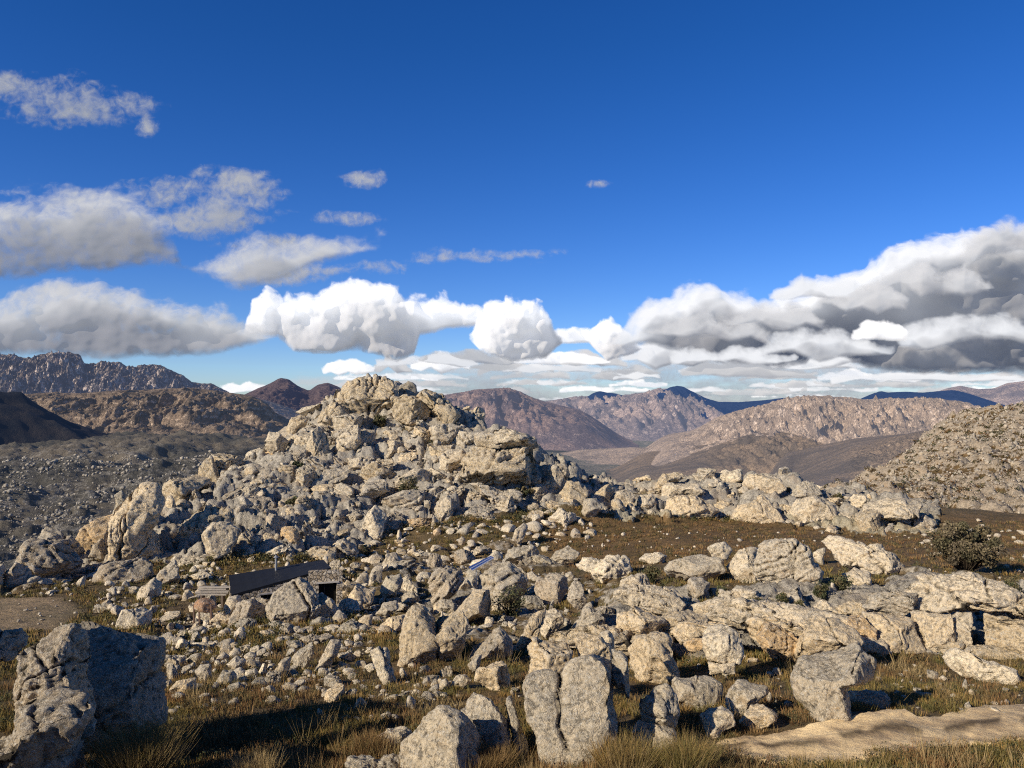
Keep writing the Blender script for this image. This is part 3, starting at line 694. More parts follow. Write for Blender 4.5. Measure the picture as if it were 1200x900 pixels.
# the cave ridge
H('broad cream crag low on the ridge above the heath', '768,603 775,586 800,580 830,582 847,596 832,604 800,606', 'cream', name='crag', ref='the broad ridge crag', cracks=3)
H('pale rounded crag on the ridge behind the broad crag', '773,588 777,570 790,562 812,565 827,576 800,585', 'pale', name='crag')
H('whitish crest boulder of the cave ridge', '838,557 850,548 868,550 872,563 855,567 842,565', 'white', ref='the ridge crest boulder')
H('crest slab left of the whitish crest boulder', '803,560 820,548 842,549 843,563 820,567', 'grey', strata=0.8, name='rock_slab')
H('long crest slab at the left end of the cave ridge', '758,572 775,555 795,550 806,555 792,565 770,573', 'tan', strata=0.8, name='rock_slab')
H('orange footed crag where ridge meets the brown heath', '857,608 864,590 885,579 906,583 911,597 920,612 890,613 870,610', 'cream', name='crag', cracks=3, ref='the orange footed crag')
H('grey crag midway along the cave ridge', '922,606 934,586 955,581 977,589 980,606 960,614 940,611', 'pale', name='crag', cracks=3)
H('pale pillar crag left of the cave mouth', '972,614 983,596 999,594 1006,610 1000,624 986,622', 'pale', d=92, name='crag')
H('jamb crag with an orange stain left of the cave mouth', '1001,624 1003,602 1015,593 1032,600 1031,612 1029,629 1012,629', 'tan', d=89, name='crag', ref='the cave mouth')
H('roof crag over the black cave mouth', '1008,607 1016,592 1040,584 1065,584 1086,591 1088,604 1068,608 1035,609', 'pale', d=89.5, name='crag', strata=0.6, cracks=2, thick=1.6, bury=0, planes=4)
H('jamb crag right of the black cave mouth', '1066,629 1070,604 1083,598 1094,612 1093,627 1078,630', 'grey', d=90, name='crag')
H('small boulder stack at the near end of the cave ridge', '718,594 722,577 735,569 747,580 744,594 728,597', 'pale')
H('low boulder right of the small boulder stack', '743,594 750,579 766,577 770,591 755,597', 'pale')
H('sloping crag high on the ridge above the orange foot', '867,572 878,556 895,552 916,560 922,573 900,580 880,578', 'pale', name='crag')
H('dark capped crag high on the ridge right of the sloping crag', '924,582 934,563 953,564 962,578 945,585', 'grey', name='crag')
# outside the frame to the left: unseen crags added to shade the black-fronted block and the foreground
H('crag beside the lookout, outside the view to the left', '-230,860 -235,700 -200,660 -140,652 -75,690 -60,760 -70,860', 'mid', d=15.0, name='crag', thick=0.8, sub=5)  # added unseen shadow caster for the black-fronted block
H('tall crag beside the lookout, farther outside the view to the left', '-365,900 -372,700 -350,590 -310,566 -260,572 -225,640 -210,760 -210,900', 'mid', d=13.7, name='crag', thick=0.32, sub=5, bury=0.3, cracks=2)  # added unseen shadow caster for the foreground
print('heroes', len(BOXES), len(HERO))

# ------------------------------------------------------------------ smaller boulders and stones
def proto(level, seed, flat=0.7, jag=1.0):
    r = np.random.default_rng(seed); S, T = ico(level)
    n = 2.2+r.random()*1.2
    V = S/((np.abs(S)**n).sum(1)**(1/n))[:, None]
    V = V@rot_rand(r)
    V = facet(V, r, 12, 0.48, 0.85)
    sc = np.array([1.0, 0.7+0.3*r.random(), flat*(0.75+0.5*r.random())]); V = V*sc
    V = erode(V, T, 1.3, seed, 1.15*jag, 0.9 if r.random() < 0.5 else 0.2, r.normal(size=3)*[.5, .5, 1], int(r.random()*3)+(1 if level > 3 else 0) if level > 2 else 0, oct=6 if level > 4 else 4)
    return V, T
PRO = {lv: [proto(lv, 500+k, 0.55+0.5*((k*7) % 10)/10) for k in range(n)] for lv, n in ((1, 14), (2, 18), (3, 16), (4, 12), (5, 14))}

cand = []   # u, v, size px (width), zone
def scatter(poly, n, lo, hi, alpha=2.2, tag_=None):
    P = np.array(poly, float); k = 0; r = rng
    while k < n:
        m = 4*n
        u = P[:, 0].min()+r.random(m)*np.ptp(P[:, 0]); v = P[:, 1].min()+r.random(m)*np.ptp(P[:, 1])
        ok = inside(poly, u, v)
        # clumpy: keep where a noise field is high
        cl = noise3(np.stack([u/28, v/16, u*0+3.3], 1))+0.5*noise3(np.stack([u/9, v/6, u*0+8], 1))
        ok &= cl > r.random(m)*0.9-0.55
        s = lo*(1-r.random(m)*(1-(lo/hi)**(alpha-1)))**(-1/(alpha-1))
        for a, b, c in zip(u[ok], v[ok], s[ok]):
            cand.append((a, b, c, tag_)); k += 1
            if k >= n: return
HILLP = [(112, 668), (135, 600), (225, 553), (310, 508), (395, 450), (540, 470), (640, 540), (705, 580), (700, 604), (600, 612), (470, 625), (410, 660), (300, 655), (200, 664)]
scatter(HILLP, 3900, 4.0, 50, 2.2, 'hill')
scatter([(690, 606), (695, 566), (780, 545), (860, 552), (980, 575), (1080, 598), (1098, 624), (1000, 628), (920, 616), (850, 608)], 1300, 3.5, 34, 2.3, 'ridge')
scatter([(110, 720), (120, 672), (300, 655), (410, 655), (470, 620), (700, 604), (690, 640), (620, 660), (560, 720), (470, 740), (260, 775), (190, 760), (180, 730)], 3400, 3.2, 28, 2.3, 'foot')
scatter([(400, 660), (620, 640), (700, 690), (720, 740), (620, 760), (470, 745), (400, 740)], 1300, 4, 36, 2.1, 'jumble')
scatter([(190, 815), (190, 745), (260, 740), (420, 740), (440, 800), (620, 800), (620, 850), (300, 812)], 700, 3.2, 26, 2.3, 'scrub')
scatter([(-40, 695), (-40, 655), (110, 640), (120, 680), (60, 700)], 120, 5, 20, 2.3, 'left')
scatter([(0, 745), (0, 705), (200, 690), (200, 740)], 40, 3, 7, 2.4, 'clearing')
scatter([(690, 790), (690, 690), (1200, 700), (1240, 840), (900, 840), (860, 800)], 520, 3.5, 26, 2.3, 'ledge')
scatter([(640, 668), (700, 612), (1080, 628), (1240, 650), (1240, 690), (960, 690), (780, 690)], 200, 2.5, 9, 2.8, 'heath')
scatter([(1080, 625), (1200, 600), (1260, 610), (1260, 700), (1180, 665), (1090, 640)], 90, 4, 16, 2.4, 'bushside')
scatter([(185, 760), (200, 700), (430, 730), (440, 790), (300, 800), (200, 790)], 470, 4, 26, 1.9, 'scrub')
scatter([(190, 850), (200, 770), (320, 765), (480, 770), (560, 800), (540, 850), (420, 850), (300, 825)], 110, 8, 30, 1.9, 'scrub')
scatter([(400, 910), (600, 880), (860, 880), (860, 905), (400, 930)], 40, 6, 24, 2.3, 'front')
cand = sorted(cand, key=lambda c: -c[2])
# thin out what sits on a hand-placed rock or on a bigger neighbour
BX = np.array(BOXES); kept = []
cellw = 24; grid = {}
for (u, v, s, z) in cand:
    cxm = (BX[:, 0] < u-0.1*s) & (BX[:, 2] > u+0.1*s) & (BX[:, 1]+(BX[:, 3]-BX[:, 1])*0.12 < v) & (BX[:, 3]-1 > v)
    if cxm.any(): continue
    gk = (int(u//cellw), int(v//cellw)); bad = False
    for a in (-1, 0, 1):
        for b in (-1, 0, 1):
            for (u2, v2, s2) in grid.get((gk[0]+a, gk[1]+b), ()):
                if abs(u-u2) < 0.24*(s+s2) and abs(v-v2) < 0.13*(s+s2): bad = True; break
            if bad: break
        if bad: break
    if bad: continue
    grid.setdefault(gk, []).append((u, v, s)); kept.append((u, v, s, z))
K = np.array([(k[0], k[1], k[2]) for k in kept]); KZ = [k[3] for k in kept]
gx, gd, gz = ground_at(K[:, 0], K[:, 1])
gz2, grk, _ = on_ground(gx, gd)
size = K[:, 2]/F*gd
pcol = rng.random((len(K), 3))
print('small rocks', len(K))
tkeys = ['grey', 'pale', 'white', 'cream', 'tan', 'mid', 'blue', 'ochre']
tw = {'hill': [.22, .14, .05, .10, .28, .18, .01, .02], 'ridge': [.2, .3, .15, .15, .12, .03, .02, .03], 'foot': [.2, .25, .25, .15, .08, .04, .02, .01], 'jumble': [.3, .2, .1, .1, .1, .1, .1, 0]}
dfl = [.2, .25, .25, .12, .08, .05, .03, .02]
shapes = ['flat', 'rounded', 'angular', 'upright', 'lumpy']
NIND = 300-len(BOXES)+1
used_labels = {}
refs = np.array([(h[0], h[1]) for h in HERO])
buf = []; nxt = 0
words_col = {'grey': 'grey', 'pale': 'pale grey', 'white': 'whitish', 'cream': 'cream', 'tan': 'tan', 'mid': 'darker grey', 'blue': 'blue grey', 'ochre': 'ochre'}
def where(u, v, k=0):
    d2 = (refs[:, 0]-u)**2+((refs[:, 1]-v)*1.3)**2; j = np.argsort(d2)[k]
    dx, dy = u-refs[j, 0], v-refs[j, 1]
    if abs(dx) > abs(dy)*1.4: s = 'right of' if dx > 0 else 'left of'
    else: s = 'below' if dy > 0 else 'above'
    if abs(dx) > 12 and abs(dy) > 12: s = ('below and ' if dy > 0 else 'above and ')+('right of' if dx > 0 else 'left of')
    return s+' '+HERO[j][2]
for i in range(len(K)):
    u, v, s = K[i]; r = np.random.default_rng(1000+i); z = KZ[i]
    key = r.choice(tkeys, p=np.array(tw.get(z, dfl))/sum(tw.get(z, dfl)))
    spx = s*1024/1200
    ind = nxt < NIND and 0 < u < 1200
    lv = (5 if spx > 15 else 4 if spx > 10 else 3) if ind else (3 if spx > 8.5 else 2 if spx > 4.2 else 1)
    pv, pt = PRO[lv][r.integers(len(PRO[lv]))]
    sh = r.integers(5)
    sc = {0: (1.1, 1, .6), 1: (1, 1, .9), 2: (1, 1, .85), 3: (.7, .7, 1.25), 4: (1, 1, .8)}[int(sh)]
    a = r.random()*6.28; ca, sa = math.cos(a), math.sin(a)
    tx, ty = r.normal(size=2)*0.22
    M = np.array([[ca, -sa, 0], [sa, ca, 0], [0, 0, 1]])@np.array([[1, 0, tx], [0, 1, ty], [-tx, -ty, 1]])
    V = (pv*np.array(sc))@M.T*(size[i]*0.5)
    hz = V[:, 2].max()
    loc = np.array([gx[i], gd[i]+size[i]*0.25, gz2[i]+hz*(0.12 if s > 16 else 0.42 if s > 8 else 0.6)])
    tn = np.repeat((np.array(TINTS[key])*(0.85+0.3*r.random()))[None], len(V), 0)
    if ind:
        nxt += 1
        word = 'large' if s > 20 else 'mid sized' if s > 14 else 'smaller'
        lab = None
        for k in range(0, 4):
            c = f"{word} {words_col[key]} {shapes[int(sh)]} boulder {where(u, v, k)}"
            if c not in used_labels: lab = c; break
        grp = 'loose boulders lying among the crags'
        if lab is None: lab = f"{word} {words_col[key]} boulder {where(u, v, 0)} beside a similar one"
        used_labels[lab] = 1
        lab = ' '.join(lab.split()[:16])
        o = mesh_obj('boulder', V, pt, MAT_ROCK if gd[i] < 60 else MAT_ROCK_FAR, tint=tn, loc=loc)
        tag(o, lab, 'boulder', grp)
    else:
        buf.append((V+loc, pt, tn, z))
def join(bufs, name, mat):
    vs, fs, ts, n = [], [], [], 0
    for V, T, tn, *_ in bufs:
        vs.append(V); fs.append(T+n); ts.append(tn); n += len(V)
    return mesh_obj(name, np.concatenate(vs), np.concatenate(fs), mat, tint=np.concatenate(ts))
tag(join([b for b in buf if b[3] in ('hill', 'ridge')], 'hillside_rubble', MAT_ROCK_FAR), 'countless small rocks covering the hill and the cave ridge', 'rubble', kind='stuff')
tag(join([b for b in buf if b[3] not in ('hill', 'ridge')], 'scattered_stones', MAT_ROCK), 'small pale stones strewn over the flat ground between boulders', 'stones', kind='stuff')
# the far boulder slope
n = 9000; r = np.random.default_rng(77); far = []
uu = 930+r.random(n)*340; dd = np.exp(math.log(112)+r.random(n)*(math.log(305)-math.log(112)))
xx = (uu-600)/F*dd; z0 = SCREE(xx, dd); hh, rk = scree_relief(xx, dd, z0); zz = z0+hh-0.6
sp = 1.6*(1-r.random(n)*(1-(1.6/6.5)**1.9))**(-1/1.9)
for i in range(n):
    pv, pt = PRO[2 if sp[i] > 5 else 1][r.integers(14)]
    s = sp[i]/F*dd[i]; a = r.random()*6.28; ca, sa = math.cos(a), math.sin(a)
    V = pv@np.array([[ca, -sa, 0], [sa, ca, 0], [0, 0, 1]]).T*(s*0.55)*np.array([1, 1, 0.9+0.5*r.random()])
    k = r.choice(['grey', 'pale', 'cream', 'tan', 'mid'])
    far.append((V+np.array([xx[i], dd[i], zz[i]+0.25*s]), pt, np.repeat((np.array(TINTS[k])*(0.42+0.38*r.random())*np.array([1, .96, .91]))[None], len(V), 0)))
tag(join(far, 'far_slope_rubble', MAT_ROCK_FAR), 'countless small boulders covering the far slope behind the bush', 'rubble', kind='stuff')
# ------------------------------------------------------------------ valley and mountains
def far_mat(name, c1, c2, c3, haze=(0, 0, 0), s=0.01, bumpd=8.0, rocky=0.5, strata=0.0):
    """scrubby mountain slope: dark C1 for scrub and painted cloud shadow, dry grass C2, bare rock C3; HAZE is emission put in for the bluish light the air adds over that distance"""
    c1, c2, c3 = [tuple(min(1, x*f) for x, f in zip(c, (2.45, 2.25, 2.05))) for c in (c1, c2, c3)]
    m, t, bs = new_mat(name)
    geo = t.node('ShaderNodeNewGeometry'); P = geo.outputs['Position']
    nz = t.node('ShaderNodeSeparateXYZ', inp={0: geo.outputs['Normal']}).outputs[2]
    n1 = t.noise(P, s, 6, 0.6, 0.4); n2 = t.noise(P, s*5, 6, 0.7); n3 = t.noise(P, s*22, 4, 0.75)
    col = t.mix(t.mr(n1, 0.38, 0.62), c1, c2)  # dark patches serve as scrub and as painted cloud shadow
    rk = t.mr(t.m('ADD', t.m('MULTIPLY', n2, 0.6), t.m('MULTIPLY', n3, 0.4)), 0.62-0.2*rocky, 0.72-0.2*rocky)
    steep = t.mr(nz, 0.95, 0.6)
    if strata:
        z = t.node('ShaderNodeSeparateXYZ', inp={0: P}).outputs[2]
        b = t.m('SINE', t.m('MULTIPLY', t.m('ADD', z, t.m('MULTIPLY', n1, 60*strata)), 0.32/strata))
        rk = t.m('MULTIPLY', rk, t.mr(b, -0.6, 0.6, 0.1, 1.0))
    col = t.mix(t.m('MULTIPLY', rk, t.m('ADD', 0.45, t.m('MULTIPLY', steep, 0.55))), col, c3)
    col = t.mix(t.m('MULTIPLY', t.mr(n3, 0.52, 0.42), 0.6), col, [x*0.45 for x in c1])
    t.l.new(col, bs.inputs['Base Color'])
    t.l.new(t.bump(t.m('ADD', n2, t.m('MULTIPLY', n3, 0.6)), 1.0, bumpd*1.15), bs.inputs['Normal'])
    bs.inputs['Emission Color'].default_value = (haze[0]*1.25, haze[1]*1.25, haze[2]*1.35, 1); bs.inputs['Emission Strength'].default_value = 1.0  # aerial haze put in as a bluish glow of the slope
    return m

# the wide valley sheets, out to the horizon
vf = []
for u, v, d in ((-300, 660, 200), (0, 655, 200), (300, 660, 200), (-300, 600, 330), (0, 600, 330), (300, 595, 330), (0, 565, 560), (300, 560, 560), (0, 540, 850), (300, 535, 850), (0, 522, 1300), (300, 518, 1300), (0, 505, 2500), (300, 505, 2500),
                (700, 660, 180), (700, 620, 500), (700, 590, 1400), (700, 563, 2600), (700, 540, 4000), (700, 518, 6500), (700, 492, 14000), (0, 487, 10000), (0, 476, 45000), (700, 476, 45000), (1200, 476, 45000), (1200, 492, 12000),
                (1000, 640, 200), (1000, 610, 600), (1000, 585, 1400), (1000, 562, 2200), (1000, 545, 3300), (1000, 520, 6500), (1500, 600, 300), (1500, 570, 1400), (1500, 530, 3500), (520, 580, 800), (520, 550, 2000), (520, 520, 4500)):
    vf.append((u/300, math.log(d)*1.2, v))
vf = np.array(vf); VF = TPS(vf[:, :2], vf[:, 2], lam=0.01, s=1.0)
def mountain(name, sky, dc, foot_v, df, mat, gully=0.12, gs=1.0, ext=250, rough=1.0, back=1.5, seed=1, step=1.6, rows=150, curve=1.0, cliff=0.0, crest=1.0, knob=0.035):
    """a range whose skyline runs through SKY (u, v) at distance DC and whose foot lies at FOOT_V, DF"""
    S = np.array(sky, float); u = np.arange(S[0, 0]-ext, S[-1, 0]+ext, step)
    vs = np.interp(u, S[:, 0], S[:, 1])
    k = np.hanning(7); k /= k.sum(); vs = np.convolve(np.pad(vs, 3, 'edge'), k, 'valid')
    fade = np.clip(1-np.maximum(S[0, 0]-u, u-S[-1, 0])/max(ext, 1), 0, 1)
    zc = (HZ-vs)/F*dc
    zf = (HZ-foot_v)/F*df
    zc = zf+(zc-zf)*np.where((u < S[0, 0]) | (u > S[-1, 0]), fade**0.7, 1)
    t = np.concatenate([np.linspace(0, 1, rows), np.linspace(1.02, back, rows//4)])
    U, Tt = np.meshgrid(u, t, indexing='ij'); ZC = np.repeat(zc[:, None], len(t), 1)
    D = df+(dc-df)*Tt; X = (U-600)/F*D
    tt = np.clip(Tt, 0, 1)
    prof = tt**curve
    if cliff:
        st = 4.0; w = prof*st+0.5*noise3(np.stack([X.ravel()/(dc*0.05), Tt.ravel()*2, X.ravel()*0+seed], 1)).reshape(X.shape)
        prof = prof+cliff*(smooth(0.35, 0.65, w-np.floor(w))-(w-np.floor(w)))/st*np.minimum(1, 4*(1-tt))
    Z = zf+(ZC-zf)*prof
    Z = np.where(Tt > 1, ZC-(ZC-zf)*(Tt-1)*0.9, Z)
    H = np.maximum(ZC-zf, 1)
    q = np.stack([X.ravel()/(dc*0.06)*gs, D.ravel()/(dc*0.18)*gs, np.full(X.size, seed*3.7)], 1)
    g = (ridged(q, 5, 0.55)-1.0).reshape(X.shape); g2 = fbm(q*6, 4, 0.6).reshape(X.shape)
    env = np.sin(np.pi*np.clip(tt, 0, 1))**0.7
    g3 = (ridged(q*9+5, 4, 0.6)-1).reshape(X.shape)
    Z = Z+H*gully*g*env+H*0.05*rough*g2*(env+0.15*crest)+H*knob*g3*(env+0.1)
    zv = ((HZ-VF(U.ravel()/300, np.log(D.ravel())*1.2))/F*D.ravel()).reshape(X.shape)
    fd = np.clip(1-np.maximum(S[0, 0]-U, U-S[-1, 0])/max(ext, 1), 0, 1); fd = fd*fd*(3-2*fd)
    ft = smooth(0.0, 0.16, Tt)
    Z = zv+(Z-zv)*fd*(0.15+0.85*ft)-H*0.06*(1-ft)-H*0.12*(1-fd)
    o = mesh_obj(name, np.stack([X.ravel(), D.ravel(), Z.ravel()], 1), grid_faces(len(u), len(t)), mat)
    return tag(o, kind='structure')

def valley_relief(x, y):
    sc = np.clip(y*0.012, 1, 60)
    z = sc*0.30*fbm(np.stack([x, y, x*0], 1)/90, 4)*smooth(160, 400, y)*smooth(5000, 1500, y)+sc*0.15*fbm(np.stack([x, y, x*0+5], 1)/900, 4)
    z += 3.2*ridged(np.stack([x/34, y/34, x*0+2], 1), 4, 0.6)*smooth(170, 260, y)*smooth(1900, 700, y)*np.clip(y/600, 0.45, 1.4)
    z += 6*ridged(np.stack([x/120, y/160, x*0+8], 1), 3, 0.6)*smooth(230, 420, y)*smooth(2500, 1200, y)
    near = smooth(750, 350, y)
    f1, f2, ox, oy, rn = worley2(x/7, y/7, 5); z += near*np.where(rn[:, 2] < .45, 2.2*smooth(0, .35, f2-f1)*rn[:, 0], 0)*smooth(160, 200, y)
    return z
def valley():
    us = np.arange(-700, 1900, 3.0); ds = np.exp(np.linspace(math.log(165), math.log(60000), 620))
    U, D = np.meshgrid(us, ds, indexing='ij'); v = VF(U.ravel()/300, np.log(D.ravel())*1.2)
    x = ((U-600)/F*D).ravel(); y = D.ravel(); z = (HZ-v)/F*y
    sc = np.clip(y*0.012, 1, 60)
    z += valley_relief(x, y)
    m, t, bs = new_mat('valley_scrub'); geo = t.node('ShaderNodeNewGeometry'); P = geo.outputs['Position']
    sx = t.node('ShaderNodeSeparateXYZ', inp={0: P}); X, Y = sx.outputs[0], sx.outputs[1]
    n1 = t.noise(P, 0.004, 6, 0.6, 0.5); n2 = t.noise(P, 0.05, 6, 0.7); n3 = t.noise(P, 0.35, 5, 0.75); n0 = t.noise(P, 0.0011, 4, 0.6)
    st = t.node('ShaderNodeMapping', inp={'Vector': P, 'Scale': (0.0007, 0.0022, 1)}); nf = t.noise(st.outputs[0], 1.6, 4, 0.6)
    col = t.mix(t.mr(n1, 0.4, 0.6), (0.085, 0.078, 0.062), (0.17, 0.14, 0.10))
    rk = t.mr(t.m('ADD', t.m('MULTIPLY', n3, 0.6), t.m('MULTIPLY', n2, 0.4)), 0.50, 0.57)
    col = t.mix(t.m('MULTIPLY', t.m('MULTIPLY', rk, t.mr(n1, 0.3, 0.6, 0.25, 0.8)), t.mr(Y, 1100, 500)), col, (0.40, 0.37, 0.32))
    farf = t.mr(Y, 900, 2500)
    fcol = t.mix(t.mr(nf, 0.4, 0.62), (0.080, 0.085, 0.066), (0.26, 0.215, 0.175))
    fcol = t.mix(t.mr(t.noise(st.outputs[0], 6, 3, 0.6), 0.58, 0.66), fcol, (0.36, 0.31, 0.25))
    fcol = t.mix(t.mr(n0, 0.45, 0.6), fcol, (0.070, 0.085, 0.070))
    col = t.mix(farf, col, fcol)
    t.l.new(col, bs.inputs['Base Color'])
    t.l.new(t.bump(t.m('ADD', n2, n3), 0.9, 2.5), bs.inputs['Normal'])
    hz = t.mix(t.mr(Y, 200, 9000, 0, 1, False), (0.006, 0.008, 0.012), (0.105, 0.125, 0.155))  # distance haze painted in as emission
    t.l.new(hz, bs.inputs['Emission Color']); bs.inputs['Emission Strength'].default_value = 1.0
    tag(mesh_obj('valley_floor', np.stack([x, y, z], 1), grid_faces(len(us), len(ds)), m), kind='structure')
valley()

mA = far_mat('cliff_range', (0.030, 0.029, 0.032), (0.070, 0.056, 0.046), (0.32, 0.28, 0.25), (0.030, 0.038, 0.058), 0.006, 16, 0.75)
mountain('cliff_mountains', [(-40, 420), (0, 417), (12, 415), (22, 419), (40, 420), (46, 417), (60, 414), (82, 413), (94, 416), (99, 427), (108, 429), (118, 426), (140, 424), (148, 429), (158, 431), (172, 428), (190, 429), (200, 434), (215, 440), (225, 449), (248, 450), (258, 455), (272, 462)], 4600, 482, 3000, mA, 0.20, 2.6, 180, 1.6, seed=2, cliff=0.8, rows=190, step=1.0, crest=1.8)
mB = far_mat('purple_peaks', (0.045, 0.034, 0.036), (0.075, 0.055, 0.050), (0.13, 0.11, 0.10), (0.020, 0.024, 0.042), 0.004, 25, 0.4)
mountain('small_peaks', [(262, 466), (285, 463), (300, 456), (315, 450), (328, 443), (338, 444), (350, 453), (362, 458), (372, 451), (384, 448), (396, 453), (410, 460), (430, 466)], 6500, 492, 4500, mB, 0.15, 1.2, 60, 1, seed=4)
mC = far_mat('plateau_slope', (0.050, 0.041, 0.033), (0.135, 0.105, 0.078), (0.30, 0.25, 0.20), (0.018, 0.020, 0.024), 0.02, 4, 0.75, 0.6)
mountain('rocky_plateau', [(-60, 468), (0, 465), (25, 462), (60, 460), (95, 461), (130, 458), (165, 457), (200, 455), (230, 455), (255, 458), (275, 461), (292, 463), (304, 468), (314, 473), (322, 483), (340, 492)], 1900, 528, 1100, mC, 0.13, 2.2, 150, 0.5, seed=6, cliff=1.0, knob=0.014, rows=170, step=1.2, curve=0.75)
mD = far_mat('shade_darkened_slope', (0.008, 0.009, 0.011), (0.016, 0.014, 0.013), (0.04, 0.038, 0.036), (0.005, 0.009, 0.018), 0.03, 4, 0.3)  # near-black colours carry the shade of the spur
# a spur that comes in from the left: its slope away from the sun lies in its own shadow
def spur():
    n, mm = 220, 160
    s = np.linspace(0, 1, n)[:, None]; w = np.linspace(-1, 1, mm)[None]
    ax = -1150+s*560; ay = 760+s*420
    crest = np.interp(s, [0, 0.5, 0.8, 0.93, 1], [95, 62, 8, -42, -72])
    foot = -62-s*10
    x = ax+w*190*0.85; y = ay-w*190*0.53
    z = foot+(crest-foot)*(1-np.abs(w)**1.15)
    q = np.stack([x.ravel(), y.ravel(), z.ravel()*0], 1)
    z = z+(7*fbm(q/60, 4)+10*(ridged(q/140, 3)-1)).reshape(z.shape)*np.clip((crest-foot)/80, 0, 1)-4
    x, y, z = [np.broadcast_to(a, (n, mm)).ravel() for a in (x, y, z)]
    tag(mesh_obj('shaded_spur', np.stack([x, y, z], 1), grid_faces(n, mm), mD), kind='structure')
spur()
mE = far_mat('round_purple_mountain', (0.045, 0.036, 0.042), (0.14, 0.10, 0.085), (0.22, 0.18, 0.16), (0.060, 0.066, 0.088), 0.003, 25, 0.5)
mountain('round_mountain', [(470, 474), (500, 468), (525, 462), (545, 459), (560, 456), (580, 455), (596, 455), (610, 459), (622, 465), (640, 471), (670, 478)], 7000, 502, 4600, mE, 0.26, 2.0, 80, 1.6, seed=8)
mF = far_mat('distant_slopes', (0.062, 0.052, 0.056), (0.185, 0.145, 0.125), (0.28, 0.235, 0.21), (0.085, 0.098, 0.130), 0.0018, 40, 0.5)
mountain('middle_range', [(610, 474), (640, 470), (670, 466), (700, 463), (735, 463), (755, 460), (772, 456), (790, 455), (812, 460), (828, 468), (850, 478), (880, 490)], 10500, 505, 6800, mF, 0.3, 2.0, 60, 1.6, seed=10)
mG = far_mat('cloud_shaded_blue_peaks', (0.006, 0.010, 0.022), (0.010, 0.016, 0.032), (0.02, 0.026, 0.042), (0.020, 0.046, 0.110), 0.002, 40, 0.3)  # cloud shadow on the peaks is put into these dark blue colours
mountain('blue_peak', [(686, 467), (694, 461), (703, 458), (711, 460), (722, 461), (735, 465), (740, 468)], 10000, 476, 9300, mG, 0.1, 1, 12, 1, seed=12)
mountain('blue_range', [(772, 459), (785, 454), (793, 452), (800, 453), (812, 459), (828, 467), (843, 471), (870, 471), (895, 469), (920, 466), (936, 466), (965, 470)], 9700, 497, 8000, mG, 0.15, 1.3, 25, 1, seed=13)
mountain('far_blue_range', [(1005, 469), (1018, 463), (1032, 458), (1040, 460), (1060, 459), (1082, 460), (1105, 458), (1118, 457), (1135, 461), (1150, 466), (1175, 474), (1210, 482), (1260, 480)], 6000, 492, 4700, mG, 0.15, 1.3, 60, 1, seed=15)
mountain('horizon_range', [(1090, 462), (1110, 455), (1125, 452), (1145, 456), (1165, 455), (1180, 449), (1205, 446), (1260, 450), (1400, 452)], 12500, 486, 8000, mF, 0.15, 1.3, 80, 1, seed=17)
mH = far_mat('tan_hill_slope', (0.11, 0.088, 0.070), (0.21, 0.165, 0.125), (0.32, 0.27, 0.225), (0.070, 0.073, 0.084), 0.006, 14, 0.6)
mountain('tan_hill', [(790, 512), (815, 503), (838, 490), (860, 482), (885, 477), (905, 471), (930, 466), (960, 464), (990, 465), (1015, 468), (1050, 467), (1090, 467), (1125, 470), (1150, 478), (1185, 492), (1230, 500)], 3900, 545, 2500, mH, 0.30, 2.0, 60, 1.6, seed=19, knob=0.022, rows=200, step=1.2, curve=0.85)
mI = far_mat('dark_foothill_slope', (0.055, 0.046, 0.038), (0.12, 0.092, 0.066), (0.25, 0.205, 0.16), (0.048, 0.050, 0.056), 0.006, 10, 0.3)  # darker browns stand in for cloud shadow on the foothill
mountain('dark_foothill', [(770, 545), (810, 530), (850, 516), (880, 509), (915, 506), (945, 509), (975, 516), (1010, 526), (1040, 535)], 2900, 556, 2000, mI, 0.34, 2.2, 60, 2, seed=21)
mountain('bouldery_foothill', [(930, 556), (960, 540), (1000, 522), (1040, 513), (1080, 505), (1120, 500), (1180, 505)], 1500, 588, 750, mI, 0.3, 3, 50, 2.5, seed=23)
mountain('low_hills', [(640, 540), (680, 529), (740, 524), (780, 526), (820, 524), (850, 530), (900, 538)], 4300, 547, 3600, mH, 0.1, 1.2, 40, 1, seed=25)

# rocks strewn over the scrub of the valley on the left
n = 13000; r = np.random.default_rng(5); far = []
u = -60+r.random(n)*440; d = np.exp(math.log(190)+r.random(n)*(math.log(620)-math.log(190)))
cl = noise3(np.stack([u/22, np.log(d)*9, u*0], 1)); ok = cl > r.random(n)*0.8-0.35; u, d = u[ok], d[ok]
v = VF(u/300, np.log(d)*1.2); xx = (u-600)/F*d; zz = (HZ-v)/F*d+valley_relief(xx, d)
for i in range(len(u)):
    pv, pt = PRO[1][r.integers(14)]; s = (1.6+5*r.random()**4)/F*d[i]
    a = r.random()*6.28; ca, sa = math.cos(a), math.sin(a)
    k = r.choice(['grey', 'mid', 'dark', 'blue'], p=[.25, .35, .2, .2])  # dark tints stand in for cloud shadow over the valley rocks
    far.append((pv@np.array([[ca, -sa, 0], [sa, ca, 0], [0, 0, 1]]).T*(s*0.55)+np.array([xx[i], d[i], zz[i]+0.3*s]), pt, np.repeat((np.array(TINTS[k])*0.36*(0.4+1.3*r.random()))[None], len(pv), 0)))
tag(join(far, 'valley_rubble', MAT_ROCK_FAR), 'rocks strewn over the dark scrub of the valley behind the tower crag', 'rubble', kind='stuff')

